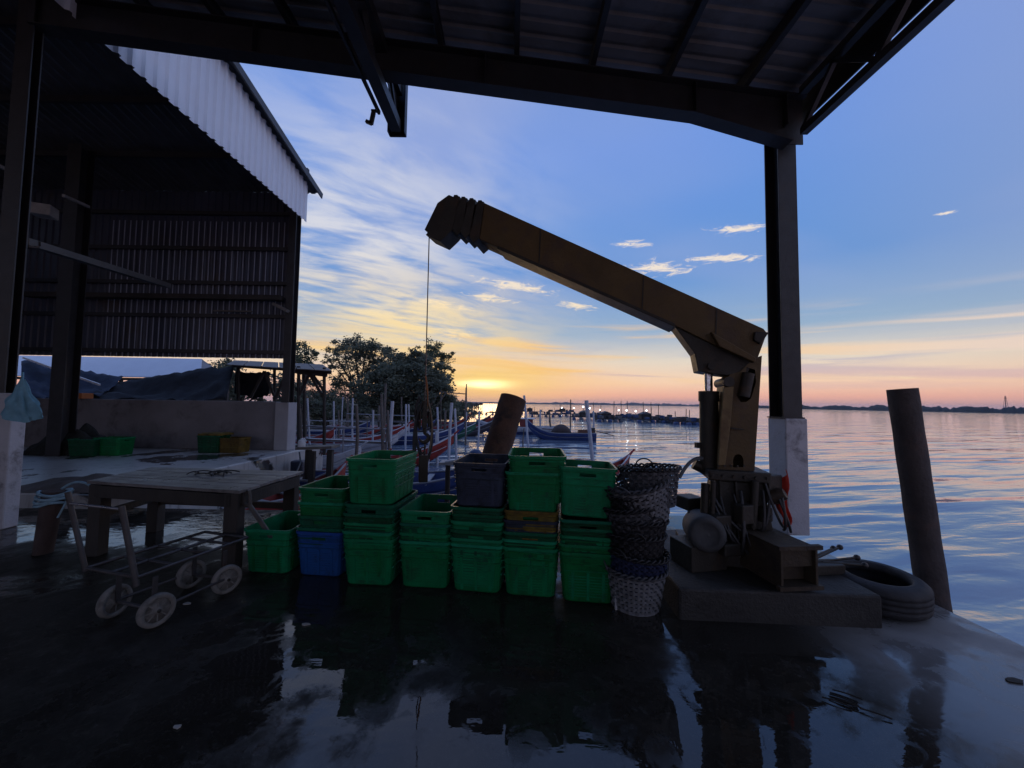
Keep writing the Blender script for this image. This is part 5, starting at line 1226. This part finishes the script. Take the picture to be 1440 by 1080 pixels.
def tree(label, px, Y, clumps, trunk_px, sz, mat, seed, dens=1.0, group='waterside trees'):
    """clumps: (px, py, radius px) of the crown as seen; depth is spread by the radius"""
    rn = random.Random(seed); b0 = at_y(*trunk_px, Y); b0.z = WATER+.2
    t_ = thing('waterside_tree', label, 'tree', b0, 0, group); tk_ = MB(); cr_ = MB(); k = Y/FPX
    cen = [at_y(x, y, Y+rn.uniform(-1, 1)*min(2.5, rad*k)) for x, y, rad in clumps]
    mid = sum(cen, Vector())/len(cen); fork = b0.lerp(mid, .55)
    tk_.tube([b0, b0.lerp(fork, .5)+Vector((rn.uniform(-.15, .15), 0, 0)), fork], [.24, .19, .14], 8)
    for (x, y, rad), c in zip(clumps, cen):
        r = rad*k; tk_.tube([fork.lerp(b0, rn.uniform(0, .35)), fork.lerp(c, .5)+Vector((rn.uniform(-.2, .2), 0, -.1)), c], [.10, .06, .025], 6)
        n_ = int(dens*1000*(r/1.0)**2)+60; sub = max(6, int(11*r))
        for _ in range(sub):
            o = Vector((rn.gauss(0, .55), rn.gauss(0, .6), rn.gauss(0, .45)))*r; leaves(cr_, c+o, r*rn.uniform(.3, .65), n_//sub, sz*.62, rn)
            if rn.random() < .6: tk_.tube([c, c+o*.9], [.03, .012], 5)
    tk_.build('trunk', bark, t_); cr_.build('crown', mat, t_); return t_
tree('tree with open airy crown at the left behind the timber shelter', 425, 30, [(418, 487, 12), (430, 498, 12), (440, 500, 7), (418, 505, 14), (436, 512, 10), (425, 520, 14)], (424, 590), .30, leafm, 1, .7)
tree('broad tall tree with gaps in its crown, left of the cable', 510, 38, [(482, 490, 14), (498, 484, 14), (515, 490, 15), (530, 488, 13), (544, 497, 10), (550, 492, 5), (470, 497, 9), (466, 512, 9), (480, 515, 13), (500, 505, 17), (520, 508, 17), (538, 512, 12), (474, 535, 12), (492, 535, 13), (510, 530, 14), (465, 552, 12), (486, 556, 15), (530, 530, 12)], (508, 595), .34, leafd, 2, .75)
tree('dense rounded dark tree behind the hanging hook', 572, 36, [(545, 530, 20), (565, 518, 20), (585, 517, 20), (603, 525, 18), (618, 540, 16), (530, 550, 20), (552, 552, 24), (578, 545, 24), (602, 552, 22), (622, 562, 16), (515, 568, 18), (540, 572, 22), (566, 574, 22), (592, 575, 22), (615, 578, 18), (632, 578, 12), (575, 502, 12), (590, 500, 9)], (570, 598), .44, leafd, 3, 1.35)
tree('slender tall tree with open crown at the right end of the grove', 612, 40, [(601, 486, 9), (612, 489, 11), (624, 500, 10), (633, 501, 6), (610, 502, 12), (626, 517, 9), (636, 522, 4), (615, 517, 11), (604, 500, 9), (621, 530, 9)], (612, 590), .30, leafm, 4, .75)
tree('low shrubby tree running down to the water at the right end', 640, 52, [(630, 565, 12), (642, 570, 10), (652, 574, 8), (660, 578, 6), (625, 578, 12), (638, 582, 10), (650, 584, 8), (668, 581, 4)], (640, 592), .30, leafd, 5, 2.2)
tree('dark bushy tree low behind the moored boats at the left', 470, 33, [(440, 552, 16), (460, 565, 16), (480, 578, 16), (505, 585, 14), (430, 575, 16), (450, 585, 16), (420, 560, 12)], (460, 600), .28, leafd, 6, 1.5)
rs2 = random.Random(3)
for (px, Y, lab, cl) in ((350, 24, 'dark bushes behind the draped nets left of the shelter', [(290, 528, 16), (312, 520, 18), (335, 530, 20), (350, 545, 22), (305, 550, 22), (370, 550, 18), (330, 558, 22)]),
                         (400, 23, 'dark bushes showing through the timber shelter', [(385, 545, 16), (400, 535, 14), (410, 555, 18), (430, 560, 16), (390, 565, 18), (440, 572, 14), (418, 545, 12)]),
                         (585, 47, 'low undergrowth along the bank under the rounded tree', [(x, 575+rs2.uniform(-8, 6), 15) for x in range(440, 665, 15)])):
    tree(lab, px, Y, cl, (px, 600), .28, leafd, int(px), 1.2, 'bushes along the bank')


# ------------------------------------------------------------------ evening haze over the water
hz_ = MB().box((0, 2300, 21.5), (9400, 4800, 47)).build('haze', None); tag(hz_, 'thin evening haze over the water', kind='stuff')
hm = bpy.data.materials.new('evening_haze'); hm.use_nodes = True; t = NT(hm.node_tree)
pvn = t.n('ShaderNodeVolumePrincipled', {'Color': (.80, .85, 1.0, 1), 'Density': .00012, 'Anisotropy': .2}); t.n('ShaderNodeOutputMaterial', {'Volume': pvn.outputs[0]})
hz_.data.materials.append(hm)
hm.cycles.homogeneous_volume = True
